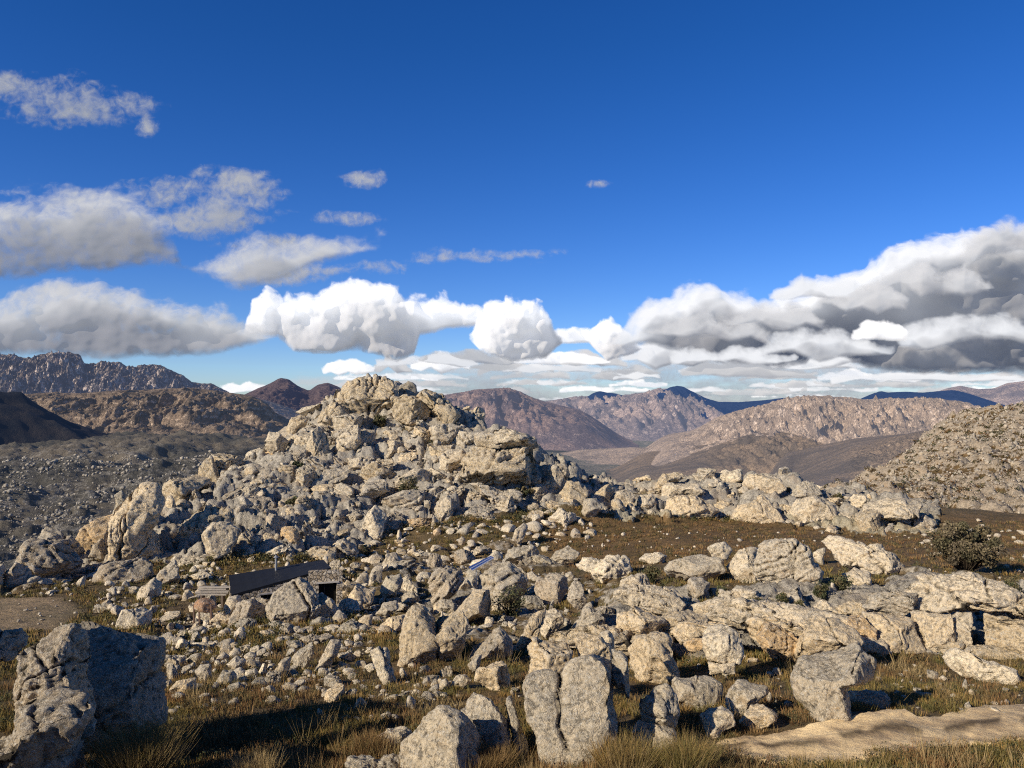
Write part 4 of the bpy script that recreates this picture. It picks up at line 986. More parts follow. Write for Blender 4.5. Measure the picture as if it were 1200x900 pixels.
# ------------------------------------------------------------------ the dirt road
def road():
    m, t, bs = new_mat('road_dirt'); geo = t.node('ShaderNodeNewGeometry'); P = geo.outputs['Position']
    tint = t.node('ShaderNodeAttribute', attribute_name='tint').outputs['Color']
    n1 = t.noise(P, 0.9, 6, 0.65); n2 = t.noise(P, 9, 8, 0.78)
    c = t.mix(1.0, tint, t.mix(t.mr(n1, 0.35, 0.65), (0.62, 0.58, 0.55), (1.1, 1.08, 1.0)), 'MULTIPLY')
    c = t.mix(t.m('MULTIPLY', t.mr(n2, 0.56, 0.66), 0.7), c, (0.22, 0.15, 0.09))
    t.l.new(c, bs.inputs['Base Color']); t.l.new(t.bump(t.m('ADD', n1, t.m('MULTIPLY', n2, 0.5)), 0.8, 0.12), bs.inputs['Normal'])
    us = np.linspace(832, 1420, 420); n = 70
    top = np.interp(us, [832, 880, 930, 960, 1000, 1040, 1060, 1075, 1120, 1200, 1420], [864, 862, 856, 850, 843, 835, 836, 845, 836, 822, 790])
    bot = np.interp(us, [832, 870, 900, 950, 1000, 1060, 1200, 1420], [888, 884, 893, 899, 895, 886, 868, 838])
    s = np.linspace(0, 1, n)[None]; w = 2.5*noise3(np.stack([us/24, us*0, us*0], 1))+1.2*noise3(np.stack([us/7, us*0, us*0+3], 1))
    V = top[:, None]+w[:, None]*(1-s)+(bot-top)[:, None]*s+w[::-1][:, None]*s
    U = np.repeat(us[:, None], n, 1)
    x, y, z = ground_at(U.ravel(), V.ravel()); fv = lambda yy: HZ-F*LAND((U.ravel()-600)/F*yy, yy)/yy-V.ravel()
    for _ in range(8):
        f0 = fv(y); g = (fv(y+0.02)-f0)/0.02; y = y-np.clip(f0/np.where(np.abs(g) < 1e-3, -1e-3, g), -0.6, 0.6)
    x = (U.ravel()-600)/F*y
    z = on_ground(x, y)[0]
    S = np.broadcast_to(s, U.shape).ravel(); rut = np.exp(-((S-0.45)/0.10)**2)
    edge = smooth(0, 0.06, S)*smooth(1, 0.94, S)*smooth(832, 850, U.ravel())
    z = z-0.05+edge*(0.13-0.03*np.exp(-((S-0.25)/0.08)**2)-0.03*np.exp(-((S-0.72)/0.08)**2)+0.02*rut)+0.018*fbm(np.stack([x*1.5, y*1.5, x*0], 1), 4)
    bank = smooth(900, 950, U.ravel())*smooth(1075, 1040, U.ravel())*smooth(0.50, 0.12, S)
    z += bank*0.015*(0.6+0.6*noise3(np.stack([x*1.2, y*1.2, x*0], 1)))
    dirt = np.array([0.92, 0.70, 0.42]); ochre = np.array([1.15, 0.88, 0.52])
    f = np.clip(bank+0.8*smooth(0.62, 0.9, S)*smooth(880, 960, U.ravel())*smooth(1120, 1030, U.ravel()), 0, 1)[:, None]
    tn = dirt*(1-f)+ochre*f
    g = (rut*smooth(0.0, 0.3, noise3(np.stack([U.ravel()/30, S*2, S*0], 1))+0.25))[:, None]
    tn = tn*(1-0.75*g)+np.array([0.07, 0.05, 0.03])*0.75*g
    tag(mesh_obj('dirt_road', np.stack([x, y, z], 1), grid_faces(len(us), n), m, tint=tn), kind='structure')
road()

# ------------------------------------------------------------------ the stone hut
def box(bm, c, s, ax=None, rz=0.0):
    r = bmesh.ops.create_cube(bm, size=1.0); vs = r['verts']
    ca, sa = math.cos(rz), math.sin(rz)
    for v in vs:
        x, y, z = v.co.x*s[0], v.co.y*s[1], v.co.z*s[2]
        if ax is None: v.co = (c[0]+x*ca-y*sa, c[1]+x*sa+y*ca, c[2]+z)
        else: v.co = np.array(c)+np.array(ax[0])*x+np.array(ax[1])*y+np.array(ax[2])*z
def hut():
    A = np.array(px(271, 697, 45.4)); B = np.array(px(388, 665, 48.3)); Cc = np.array(px(268, 674, 48.2)); D = np.array(px(379, 656, 51.0))
    root = empty('stone_hut', (float(A[0]), float(A[1]), -13.2), 'low stone hut with a flat black roof half hidden by a huge grey boulder', 'hut')
    org = np.array(root.location)
    wm, t, bs = new_mat('hut_masonry'); P = t.node('ShaderNodeNewGeometry').outputs['Position']
    vo = t.node('ShaderNodeTexVoronoi', feature='DISTANCE_TO_EDGE', inp={'Scale': 4.4, 'Vector': P})
    vc = t.node('ShaderNodeTexVoronoi', inp={'Scale': 4.4, 'Vector': P})
    c = t.mix(t.node('ShaderNodeSeparateColor', inp={0: vc.outputs['Color']}).outputs[0], (0.50, 0.38, 0.24), (0.72, 0.64, 0.52))
    c = t.mix(t.mr(vo.outputs[0], 0.0, 0.05), (0.33, 0.27, 0.20), c)
    c = t.mix(t.mr(t.noise(P, 9, 6, 0.7), 0.5, 0.62), c, (0.16, 0.13, 0.10))
    t.l.new(c, bs.inputs['Base Color']); t.l.new(t.bump(t.mr(vo.outputs[0], 0, 0.12), 1.0, 0.12), bs.inputs['Normal'])
    rm = simple_mat('roofing_felt', (0.020, 0.021, 0.024), 0.55, 0.12, 3)
    dm = simple_mat('unlit_interior_stand_in', (0.012, 0.011, 0.010), 0.9); lm = simple_mat('lintel_plaster', (0.55, 0.50, 0.44), 0.8)  # flat near-black panels stand in for the unlit inside
    wd = simple_mat('dark_timber', (0.07, 0.05, 0.04), 0.7)
    # roof: a slab between its four corners, slightly uneven
    n1, n2 = 40, 16; s = np.linspace(0, 1, n1)[:, None, None]; q = np.linspace(0, 1, n2)[None, :, None]
    top = (A*(1-s)*(1-q)+B*s*(1-q)+Cc*(1-s)*q+D*s*q).reshape(-1, 3); top[:, 2] += 0.012*noise3(top*2)+0.004*(np.abs(((np.repeat(np.arange(n1), n2)) % 4)-2)-1)
    bot = top-np.array([0, 0, 0.14]); g = grid_faces(n1, n2); N = len(top)
    rim = []
    idx = np.arange(N).reshape(n1, n2)
    for e in (idx[:, 0], idx[-1, :], idx[::-1, -1], idx[0, ::-1]):
        for a, b in zip(e[:-1], e[1:]): rim.append((a, a+N, b+N, b))
    V = np.concatenate([top, bot])-org; T = np.concatenate([g, g[:, ::-1]+N, np.array(rim)])
    mesh_obj('roof', V, T, rm, root, shade=False)
    # walls: irregular masonry sheets under the roof edges, with openings
    up = np.array([0, 0, 1.0])
    def wall(P0, P1, z1a, z1b, z0, th, holes, nm='wall'):
        d = P1[:2]-P0[:2]; L = np.linalg.norm(d); d = d/L; nrm = np.array([d[1], -d[0]])
        xs = sorted(set([0, L]+[h[0] for h in holes]+[h[1] for h in holes])); bm = bmesh.new()
        ax = (np.array([d[0], d[1], 0]), np.array([nrm[0], nrm[1], 0]), up)
        for a, b in zip(xs[:-1], xs[1:]):
            k = max(1, int((b-a)/0.45))
            for j in range(k):
                p, q2 = a+(b-a)*j/k, a+(b-a)*(j+1)/k; mid = (p+q2)/2; zt = z1a+(z1b-z1a)*mid/L
                hs = [h for h in holes if h[0] <= mid <= h[1]]
                segs = [(z0, zt)] if not hs else [(z0, hs[0][2]), (hs[0][3], zt)]
                for lo, hi in segs:
                    if hi-lo < 0.02: continue
                    c = np.array([P0[0]+d[0]*mid, P0[1]+d[1]*mid, (lo+hi)/2])-org
                    box(bm, c, (q2-p+0.001, th*(1+0.12*((j*37 % 7)/7)), hi-lo), ax)
        return bm_obj(nm, bm, wm, root), d, nrm
    i1, i2 = A+(Cc-A)*0.06+(B-A)*0.03, B+(D-B)*0.06-(B-A)*0.02
    zA, zB = A[2]-0.16, B[2]-0.16
    def frac(u):     # distance along the front wall at image column u
        k = np.linspace(0, 1, 400); xx = i1[0]+(i2[0]-i1[0])*k; yy = i1[1]+(i2[1]-i1[1])*k
        return float(k[np.argmin(abs(600+F*xx/yy-u))])*np.linalg.norm(i2[:2]-i1[:2])
    w0, w1 = frac(305), frac(322); yw = i1[1]+(i2[1]-i1[1])*0.3
    zw = (HZ-696)/F*yw; zw2 = (HZ-702.5)/F*yw
    wl, d, nrm = wall(i1, i2, zA, zB, -13.6, 0.34, [(w0, w1, zw2, zw)])
    ax = (np.array([d[0], d[1], 0]), np.array([nrm[0], nrm[1], 0]), up)
    cen = lambda s_, z_, o_: np.array([i1[0]+d[0]*s_+nrm[0]*o_, i1[1]+d[1]*s_+nrm[1]*o_, z_])-org
    bm = bmesh.new(); box(bm, cen((w0+w1)/2, (zw+zw2)/2, -0.02), (w1-w0-0.01, 0.03, zw-zw2-0.01), ax); win = bm_obj('unlit_window_stand_in', bm, dm, root)
    bm = bmesh.new()
    for s_ in (w0+0.03, (w0+w1)/2, w1-0.03): box(bm, cen(s_, (zw+zw2)/2, 0.03), (0.05, 0.05, zw-zw2-0.03), ax)
    bm_obj('frame', bm, wd, win)
    bm = bmesh.new(); box(bm, cen((w0+w1)/2+0.05, zw+0.045, 0.12), (w1-w0+0.35, 0.26, 0.09), ax, ); bm_obj('lintel', bm, lm, win)
    wall(i1+nrm.tolist().__class__([0, 0, 0]) if False else i1, Cc+(B-A)*0.03, zA, Cc[2]-0.16, -13.6, 0.3, [])
    # the door bay on the right
    E0 = np.array(px(362, 700, 47.0)); E1 = np.array(px(401, 700, 47.6))
    k0, k1 = (373-362)/(401-362), (394-362)/(401-362); L = np.linalg.norm(E1[:2]-E0[:2])
    zt0, zt1 = (HZ-669)/F*47, (HZ-668)/F*47.6; zd = (HZ-682.5)/F*47.3; zb = -13.6
    _, d2, nr2 = wall(E0, E1, zt0, zt1, zb, 0.42, [(k0*L, k1*L, zb, zd)])
    ax2 = (np.array([d2[0], d2[1], 0]), np.array([nr2[0], nr2[1], 0]), up)
    c2 = lambda s_, z_, o_: np.array([E0[0]+d2[0]*s_+nr2[0]*o_, E0[1]+d2[1]*s_+nr2[1]*o_, z_])-org
    bm = bmesh.new(); box(bm, c2((k0+k1)/2*L, (zd+zb)/2, -0.16), ((k1-k0)*L-0.01, 0.05, zd-zb-0.01), ax2); dr = bm_obj('unlit_doorway_stand_in', bm, dm, root)
    bm = bmesh.new(); box(bm, c2((k0+k1)/2*L, zd+0.05, 0.06), ((k1-k0)*L+0.3, 0.44, 0.10), ax2); bm_obj('lintel', bm, lm, dr)
    bm = bmesh.new()
    for s_ in (k0*L+0.04, k0*L+0.36): box(bm, c2(s_, (zd+zb)/2, -0.08), (0.06, 0.08, zd-zb-0.02), ax2)
    bm_obj('frame', bm, wd, dr)
    # flue pipe with a cap, at the upper edge of the roof
    p = px(323.5, 668, 49.0); bm = bmesh.new()
    r_ = bmesh.ops.create_cone(bm, segments=14, radius1=0.07, radius2=0.07, depth=0.9, cap_ends=True)
    for v in r_['verts']: v.co += __import__('mathutils').Vector(tuple(np.array(p)-org+np.array([0, 0, 0.35])))
    fl = bm_obj('flue', bm, simple_mat('galvanised_pipe', (0.45, 0.45, 0.45), 0.4, 0.1, 9, 0, 0.6), root)
    bm = bmesh.new(); r_ = bmesh.ops.create_cone(bm, segments=14, radius1=0.16, radius2=0.03, depth=0.14, cap_ends=True)
    for v in r_['verts']: v.co += __import__('mathutils').Vector(tuple(np.array(p)-org+np.array([0, 0, 0.88])))
    bm_obj('cap', bm, fl.data.materials[0], fl)
hut()

def timber():
    gx_, gd_, _ = ground_at([251], [698]); y = 46.5; x0, x1 = (232-600)/F*y, (269-600)/F*y
    z = (HZ-697)/F*y; root = empty('timber_stack', (x0, y, z), 'stack of weathered pale planks on two bearers beside the black roof', 'timber')
    m = simple_mat('weathered_plank', (0.42, 0.37, 0.31), 0.85, 0.3, 7, 0.02); r = random.Random(4)
    for k in range(5):
        bm = bmesh.new(); box(bm, ((x1-x0)/2+r.uniform(-.1, .1), r.uniform(-.05, .05), 0.04+0.105*k), ((x1-x0)*r.uniform(.85, 1.05), 0.35-0.04*k, 0.06), rz=r.uniform(-.04, .04)); bm_obj('plank', bm, m, root, 0.008)
    for fx in (0.15, 0.8):
        bm = bmesh.new(); box(bm, ((x1-x0)*fx, 0, -0.35), (0.14, 0.45, 0.72)); bm_obj('bearer', bm, simple_mat('bearer_timber', (0.16, 0.12, 0.09)), root, 0.01)
timber()

def solar():
    P = [np.array(px(a, b, c)) for a, b, c in ((549, 664, 52.2), (575, 651, 53.4), (579, 653.5, 52.4), (554, 668, 51.3))]
    root = empty('solar_panel', tuple(P[3]), 'narrow blue solar panel tilted between boulders', 'solar panel'); org = P[3]
    gm, t, bs = new_mat('photovoltaic_glass'); tc = t.node('ShaderNodeTexCoord')
    br = t.node('ShaderNodeTexBrick', offset=0.0, inp={'Vector': tc.outputs['Generated'], 'Color1': (0.02, 0.045, 0.17, 1), 'Color2': (0.03, 0.06, 0.22, 1), 'Mortar': (0.2, 0.25, 0.4, 1), 'Scale': 8.0, 'Mortar Size': 0.012, 'Brick Width': 0.8, 'Row Height': 0.8})
    t.l.new(br.outputs[0], bs.inputs['Base Color']); bs.inputs['Roughness'].default_value = 0.25; bs.inputs['Specular IOR Level'].default_value = 0.5
    wm_ = simple_mat('aluminium_frame', (0.7, 0.72, 0.75), 0.35, 0.05, 5, 0, 0.5)
    def strip(a, b, nm):
        q = [P[0]*(1-a)+P[3]*a, P[1]*(1-a)+P[2]*a, P[1]*(1-b)+P[2]*b, P[0]*(1-b)+P[3]*b]; q = [v-org for v in q]
        V = q+[v-np.array([0, 0, 0.05]) for v in q]; Tq = [(3, 2, 1, 0), (4, 5, 6, 7), (0, 1, 5, 4), (1, 2, 6, 5), (2, 3, 7, 6), (3, 0, 4, 7)]
        return mesh_obj(nm, V, Tq, gm if nm == 'panel' else wm_, root, shade=False)
    strip(0.04, 0.44, 'panel'); strip(0.56, 0.93, 'panel'); strip(0.45, 0.55, 'rail'); strip(0.94, 1.04, 'rail')
    for k, e in ((0.15, 3), (0.85, 2)):
        bm = bmesh.new(); c = (P[3]*(1-k)+P[2]*k)-org; box(bm, (c[0], c[1]+0.25, c[2]-0.7), (0.06, 0.06, 1.3)); bm_obj('leg', bm, wm_, root)
solar()

def hearth():
    y = 43.0; x = (240-600)/F*y; z = (HZ-716)/F*y
    root = empty('outdoor_hearth', (x, y, z), 'orange stone hearth block standing on thin posts left of the hut', 'hearth')
    S, T = ico(4); V = facet(S*np.array([0.62, 0.5, 0.42]), np.random.default_rng(3), 8, 0.3, 0.5); V = erode(V, T, 0.5, 31, 1.0)
    mesh_obj('hearth_stone', V+np.array([0, 0, 0.3]), T, MAT_ROCK, root, tint=np.repeat([[0.58, 0.33, 0.19]], len(V), 0))
    m = simple_mat('post_timber', (0.18, 0.12, 0.09), 0.8, 0.2, 9)
    for dx in (-0.5, -0.2, 0.45):
        bm = bmesh.new(); box(bm, (dx, -0.25, -0.3), (0.09, 0.09, 1.5)); bm_obj('post', bm, m, root, 0.01)
hearth()

# ------------------------------------------------------------------ plants
def blades(P, hgt, n, spread, width, cols, r, lean=0.35, segs=1):
    """tufts of n blades at the points P (k,3) with heights hgt (k,) -> verts, tris, tints"""
    k = len(P); m = k*n; base = np.repeat(P, n, 0).copy(); h = np.repeat(hgt, n)*(0.55+0.55*r.random(m))
    a = r.random(m)*6.283; rad = np.repeat(spread, n)*np.sqrt(r.random(m))
    base[:, 0] += rad*np.cos(a); base[:, 1] += rad*np.sin(a)
    la = a+r.normal(size=m)*0.6; le = h*lean*(0.3+r.random(m))*(0.4+rad/np.maximum(np.repeat(spread, n), 1e-6))
    tip = base+np.stack([np.cos(la)*le, np.sin(la)*le, h], 1)
    wa = r.random(m)*6.283; w = np.repeat(width, n)*(0.6+0.8*r.random(m))
    o = np.stack([np.cos(wa)*w, np.sin(wa)*w, w*0], 1)
    base[:, 2] -= 0.05*h
    V = np.stack([base-o, base+o, tip], 1).reshape(-1, 3); T = np.arange(3*m).reshape(-1, 3)
    c = cols[r.integers(len(cols), size=k)]; c = np.repeat(c, n, 0)*(0.7+0.6*r.random(m))[:, None]
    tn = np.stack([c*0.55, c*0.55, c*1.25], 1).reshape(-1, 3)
    return V, T, tn
def leaves(P, rad, n, size, cols, r, flat=0.7):
    """leafy clumps: n small leaf faces in a shell around each point"""
    k = len(P); m = k*n; q = r.normal(size=(m, 3)); q /= np.linalg.norm(q, axis=1)[:, None]
    R = np.repeat(rad, n)[:, None]; lump = 1+0.25*noise3(q*2.2+np.repeat(P, n, 0)*1.7)
    c0 = np.repeat(P, n, 0)+q*R*(0.45+0.55*r.random((m, 1))**0.5)*lump[:, None]*np.array([1, 1, flat])
    c0[:, 2] += np.repeat(rad, n)*flat*0.45
    a = r.normal(size=(m, 3)); a /= np.linalg.norm(a, axis=1)[:, None]; b = np.cross(a, q); b /= np.linalg.norm(b, axis=1)[:, None]+1e-9
    s = np.repeat(size, n)[:, None]*(0.6+0.8*r.random((m, 1)))
    V = np.stack([c0-a*s, c0+a*s, c0+b*s*1.1+q*s*0.6], 1).reshape(-1, 3)
    c = np.repeat(cols[r.integers(len(cols), size=k)], n, 0)*(0.6+0.8*r.random(m))[:, None]
    return V, np.arange(3*m).reshape(-1, 3), np.repeat(c, 3, 0)
GR_OLIVE = np.array([[0.075, 0.070, 0.026], [0.095, 0.080, 0.032], [0.060, 0.062, 0.026], [0.13, 0.095, 0.042]])
GR_RUST = np.array([[0.115, 0.062, 0.026], [0.095, 0.062, 0.026], [0.135, 0.085, 0.038], [0.075, 0.058, 0.024]])
GR_STRAW = np.array([[0.24, 0.175, 0.085], [0.19, 0.135, 0.065], [0.15, 0.11, 0.05]])
GR_OLIVE = GR_OLIVE*np.array([2.9, 2.45, 2.0]); GR_RUST = GR_RUST*2.5; GR_STRAW = GR_STRAW*1.9
BUSH = 1.7*np.array([[0.045, 0.048, 0.022], [0.060, 0.055, 0.026], [0.080, 0.062, 0.030], [0.036, 0.040, 0.020]])
def bumpy(poly, n, r, near=None):
    P = np.array(poly, float); u = P[:, 0].min()+r.random(n*3)*np.ptp(P[:, 0]); v = P[:, 1].min()+r.random(n*3)*np.ptp(P[:, 1])
    ok = inside(poly, u, v); u, v = u[ok][:n], v[ok][:n]
    keep = np.ones(len(u), bool)
    cl = noise3(np.stack([u/40, v/20, u*0+1], 1))+0.6*noise3(np.stack([u/12, v/6, u*0+4], 1)); keep &= cl > r.random(len(u))*1.0-0.75
    rd = inside([(832, 868), (900, 858), (960, 848), (1045, 833), (1075, 846), (1200, 822), (1420, 790), (1420, 838), (1200, 866), (1060, 884), (950, 897), (870, 882)], u, v+7*noise3(np.stack([u/6, v/6, u*0], 1)))
    u, v = u[keep & ~rd], v[keep & ~rd]
    x, d, z = ground_at(u, v); x = x+r.normal(size=len(x))*0.1; d = d*(1+r.normal(size=len(x))*0.003)
    z, rk, zm = on_ground(x, d)
    g = rk < 0.35
    return np.stack([x, d, z], 1)[g], u[g], v[g]
r = np.random.default_rng(21)
parts = []
NEAR = [(-100, 960), (-100, 800), (180, 770), (420, 745), (640, 780), (900, 770), (1300, 765), (1300, 960)]
P_, u_, v_ = bumpy(NEAR, 15000, r)
hgt = (0.10+0.20*r.random(len(P_))**1.5+0.10*np.clip(noise3(P_*0.4), 0, 1))
zone = noise3(P_*np.array([0.22, 0.22, 0])+3)
for cols, sel in ((GR_OLIVE, zone < 0.05), (GR_RUST, (zone >= 0.05) & (zone < 0.5)), (GR_STRAW, zone >= 0.5)):
    if sel.any(): parts.append(blades(P_[sel], hgt[sel], 26, np.full(sel.sum(), 0.20), np.full(sel.sum(), 0.009), cols, r))
i = r.random(len(P_)) < 0.13
parts.append(leaves(P_[i], 0.16+0.2*r.random(i.sum()), 90, np.full(i.sum(), 0.022), BUSH, r))
i = r.random(len(P_)) < 0.02
parts.append(blades(P_[i], np.full(i.sum(), 0.75), 30, np.full(i.sum(), 0.16), np.full(i.sum(), 0.007), GR_STRAW, r, 0.5))
P_, u_, v_ = bumpy([(330, 960), (330, 890), (560, 872), (860, 876), (900, 960)], 1500, r)
parts.append(blades(P_, 0.22+0.25*r.random(len(P_)), 34, np.full(len(P_), 0.22), np.full(len(P_), 0.008), GR_RUST, r))
def cat(ps): 
    vs, ts, cs, n = [], [], [], 0
    for V, T, c in ps: vs.append(V); ts.append(T+n); cs.append(c); n += len(V)
    return np.concatenate(vs), np.concatenate(ts), np.concatenate(cs)
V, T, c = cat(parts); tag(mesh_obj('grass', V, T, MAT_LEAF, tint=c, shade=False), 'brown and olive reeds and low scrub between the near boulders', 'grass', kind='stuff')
parts = []
MIDP = [(-100, 800), (-100, 690), (120, 672), (420, 640), (480, 612), (700, 600), (1100, 620), (1300, 600), (1300, 770), (900, 775), (640, 785), (420, 750), (180, 775)]
P_, u_, v_ = bumpy(MIDP, 17000, r)
ok = ~inside([(-200, 700), (70, 700), (100, 716), (60, 738), (-200, 750)], u_, v_+8*noise3(np.stack([u_/9, v_/5, u_*0], 1))); P_, u_ = P_[ok], u_[ok]
heath = (u_ > 640) & (P_[:, 1] > 55)
for cols, sel in ((GR_OLIVE, ~heath), (GR_RUST, heath)):
    parts.append(blades(P_[sel], 0.16+0.22*r.random(sel.sum()), 16, np.full(sel.sum(), 0.28), np.full(sel.sum(), 0.022), cols, r))
i = r.random(len(P_)) < 0.16
parts.append(leaves(P_[i], 0.22+0.3*r.random(i.sum())**2, 60, np.full(i.sum(), 0.05), BUSH, r))
HP = [(112, 668), (135, 600), (225, 553), (310, 508), (395, 450), (540, 470), (640, 540), (705, 580), (860, 552), (1080, 598), (1098, 624), (700, 606), (600, 612), (470, 625), (410, 660)]
P_, u_, v_ = bumpy(HP, 9000, r)
parts.append(leaves(P_, 0.25+0.45*r.random(len(P_))**2, 55, np.full(len(P_), 0.075), np.concatenate([BUSH, GR_OLIVE*0.8]), r))
n_ = 2600; uu = 950+r.random(n_)*320; dd = np.exp(math.log(112)+r.random(n_)*(math.log(305)-math.log(112))); xx = (uu-600)/F*dd; z0 = SCREE(xx, dd); hh, _ = scree_relief(xx, dd, z0)
P_ = np.stack([xx, dd, z0+hh-0.6], 1)[noise3(np.stack([xx/9, (dd+z0)/9, xx*0], 1)) > -0.1]
parts.append(leaves(P_, (0.4+0.5*r.random(len(P_)))*P_[:, 1]/200+0.2, 26, 0.0011*P_[:, 1], np.concatenate([BUSH*0.8, GR_RUST*0.45]), r, 0.5))
V, T, c = cat(parts); tag(mesh_obj('scrub', V, T, MAT_LEAF, tint=c, shade=False), 'dry heath and scrub covering the flat and the cracks of the hill', 'scrub', kind='stuff')

def shrub(name, label, u, v, w, h, cols, n=900, leaf=None, d=None, grassy=False, cat_='shrub', group='single shrubs among the rocks'):
    x, dd, z = [float(a[0]) for a in ground_at([u], [v])]
    if d: dd = d; x = (u-600)/F*dd
    z = (HZ-v)/F*dd; W, Hh = w/F*dd, h/F*dd
    root = empty(name, (x, dd, z), label, cat_, group); rr = np.random.default_rng(int(u*7+v))
    leaf = leaf or max(0.012, dd*0.0012)
    if grassy:
        P0 = np.zeros((14, 3)); P0[:, :2] = rr.normal(size=(14, 2))*W*0.16
        V, T, c = blades(P0, np.full(14, Hh), n//14, np.full(14, W*0.22), np.full(14, leaf*0.6), cols, rr, 0.6)
        mesh_obj('foliage', V, T, MAT_LEAF, root, tint=c, shade=False); return
    k = 26 if w < 60 else 70; q = rr.normal(size=(k, 3)); q /= np.linalg.norm(q, axis=1)[:, None]
    P0 = q*np.array([W*0.36, W*0.32, Hh*0.34])*(0.45+0.75*rr.random((k, 1))); P0[:, 2] += Hh*0.42
    V, T, c = leaves(P0, min(W, Hh)*(0.13 if w > 60 else 0.2)*(0.6+0.8*rr.random(k)), n//k, np.full(k, leaf), cols, rr, 0.9)
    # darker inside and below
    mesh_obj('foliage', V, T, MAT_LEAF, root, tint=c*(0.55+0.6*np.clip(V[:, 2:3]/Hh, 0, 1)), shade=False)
    vs, ts, m_ = [], [], 0
    for j in range(k):
        b = np.array([0, 0, 0.0]); e = P0[j]; o = np.array([0.03, 0.01, 0])*max(W, .4); vs += [b-o, b+o, e]; ts.append((m_, m_+1, m_+2)); m_ += 3
        o2 = np.array([0.01, -0.03, 0])*max(W, .4); vs += [b-o2, b+o2, e]; ts.append((m_, m_+1, m_+2)); m_ += 3
    mesh_obj('stems', vs, ts, MAT_LEAF, root, tint=np.repeat([[0.06, 0.045, 0.03]], m_, 0), shade=False)
B2 = 1.7*np.array([[0.075, 0.065, 0.035], [0.10, 0.08, 0.045], [0.06, 0.055, 0.03], [0.12, 0.095, 0.06]])
shrub('large_bush', 'large round dark bush standing on the grass beyond the long cap slab', 1132, 672, 84, 66, B2, 15000, 0.085, d=52)
shrub('grass_tussock', 'big olive grass clump in front of the block with the black front', 158, 905, 74, 51, np.concatenate([GR_OLIVE*1.1, GR_STRAW*0.7]), 5200, 0.013, d=15.6, grassy=True, cat_='tussock')
shrub('grass_tussock', 'straw coloured tussock at the lower edge by the knobbly rock', 303, 915, 50, 30, GR_STRAW, 1600, 0.012, d=16.2, grassy=True, cat_='tussock')
shrub('grass_tussock', 'brown tussock between the dome boulder and the knobbly rock', 432, 884, 40, 24, GR_RUST*0.9, 1800, 0.013, grassy=True, cat_='tussock')
shrub('grass_tussock', 'green gold tussock below the two piece pillar', 735, 905, 70, 37, np.concatenate([GR_OLIVE*1.0, GR_STRAW*0.7]), 3200, 0.012, d=17.6, grassy=True, cat_='tussock')
shrub('grass_tussock', 'tall pale reeds standing in the black shadow by the pillar', 806, 905, 50, 40, np.concatenate([GR_OLIVE*1.0, GR_STRAW*0.8]), 2600, 0.011, d=17.4, grassy=True, cat_='tussock')
shrub('grass_tussock', 'rusty grass clump at the foot of the pointed leaning boulder', 575, 905, 54, 31, GR_RUST*0.9, 2600, 0.013, d=17.8, grassy=True, cat_='tussock')
for uu_, vv_, ww, hh_, lb in ((884, 718, 20, 20, 'small dark shrub on the ledge top above the orange bulge'), (845, 701, 15, 15, 'little shrub behind the flat stone on the ledge'), (935, 724, 17, 22, 'upright brown shrub on the ledge above the broad lobe'),
                              (917, 712, 16, 18, 'olive shrub between two flat stones on the ledge'), (962, 702, 26, 20, 'low brown shrub below the dark grey outcrop end'), (985, 694, 28, 20, 'spreading shrub in front of the tabular outcrop'),
                              (1186, 702, 28, 26, 'green shrub on the shelf at the picture edge'), (765, 684, 22, 24, 'green shrub between the ring stone and the long outcrop'), (597, 722, 40, 36, 'bushy brown shrub under the big fractured boulder')):
    shrub('shrub', lb, uu_, vv_, ww, hh_, BUSH*1.3, 1300)
for uu_, vv_, ww, hh_, lb in ((478, 584, 26, 26, 'dark green bush in a hollow below the grooved slab'), (446, 500, 18, 14, 'olive bush under the summit crag'), (350, 552, 26, 14, 'olive bush on the left shoulder of the hill'),
                              (345, 596, 22, 14, 'brown bush above the white hill boulder'), (612, 582, 26, 12, 'green bush at the foot of the great overhanging block'), (260, 640, 30, 14, 'brown bush beside the leaning smooth slab'), (983, 590, 12, 12, 'round bush on the cave ridge')):
    shrub('shrub', lb, uu_, vv_, ww, hh_, BUSH*1.1, 1200)
# ------------------------------------------------------------------ sky, sun, camera
el = math.asin(TS[2]); rot = math.atan2(TS[0], TS[1])
w = bpy.data.worlds.new('World'); bpy.context.scene.world = w; w.use_nodes = True
T_ = NT(w.node_tree); bg = w.node_tree.nodes['Background']
sky = T_.node('ShaderNodeTexSky', sky_type='NISHITA', sun_disc=False, sun_elevation=el, sun_rotation=rot, altitude=1200, air_density=1.0, dust_density=0.3, ozone_density=3.0)

tc = T_.node('ShaderNodeTexCoord'); Z = T_.node('ShaderNodeSeparateXYZ', inp={0: tc.outputs['Generated']}).outputs[2]
hs = T_.node('ShaderNodeHueSaturation', inp={'Hue': 0.513, 'Saturation': 1.30, 'Value': 1.0, 'Color': sky.outputs[0]})
skc = T_.mix(1.0, hs.outputs[0], T_.mix(T_.mr(Z, 0.0, 0.42, 0, 1, False), (1.0, 1.16, 1.62), (0.66, 1.10, 1.36)), 'MULTIPLY')
T_.l.new(T_.mix(T_.mr(Z, 0.44, 0.85), skc, T_.mix(1.0, skc, (0.40, 0.32, 0.24), 'MULTIPLY')), bg.inputs['Color']); bg.inputs['Strength'].default_value = 0.085  # sky above the view dimmed and warmed to alter the ambient fill

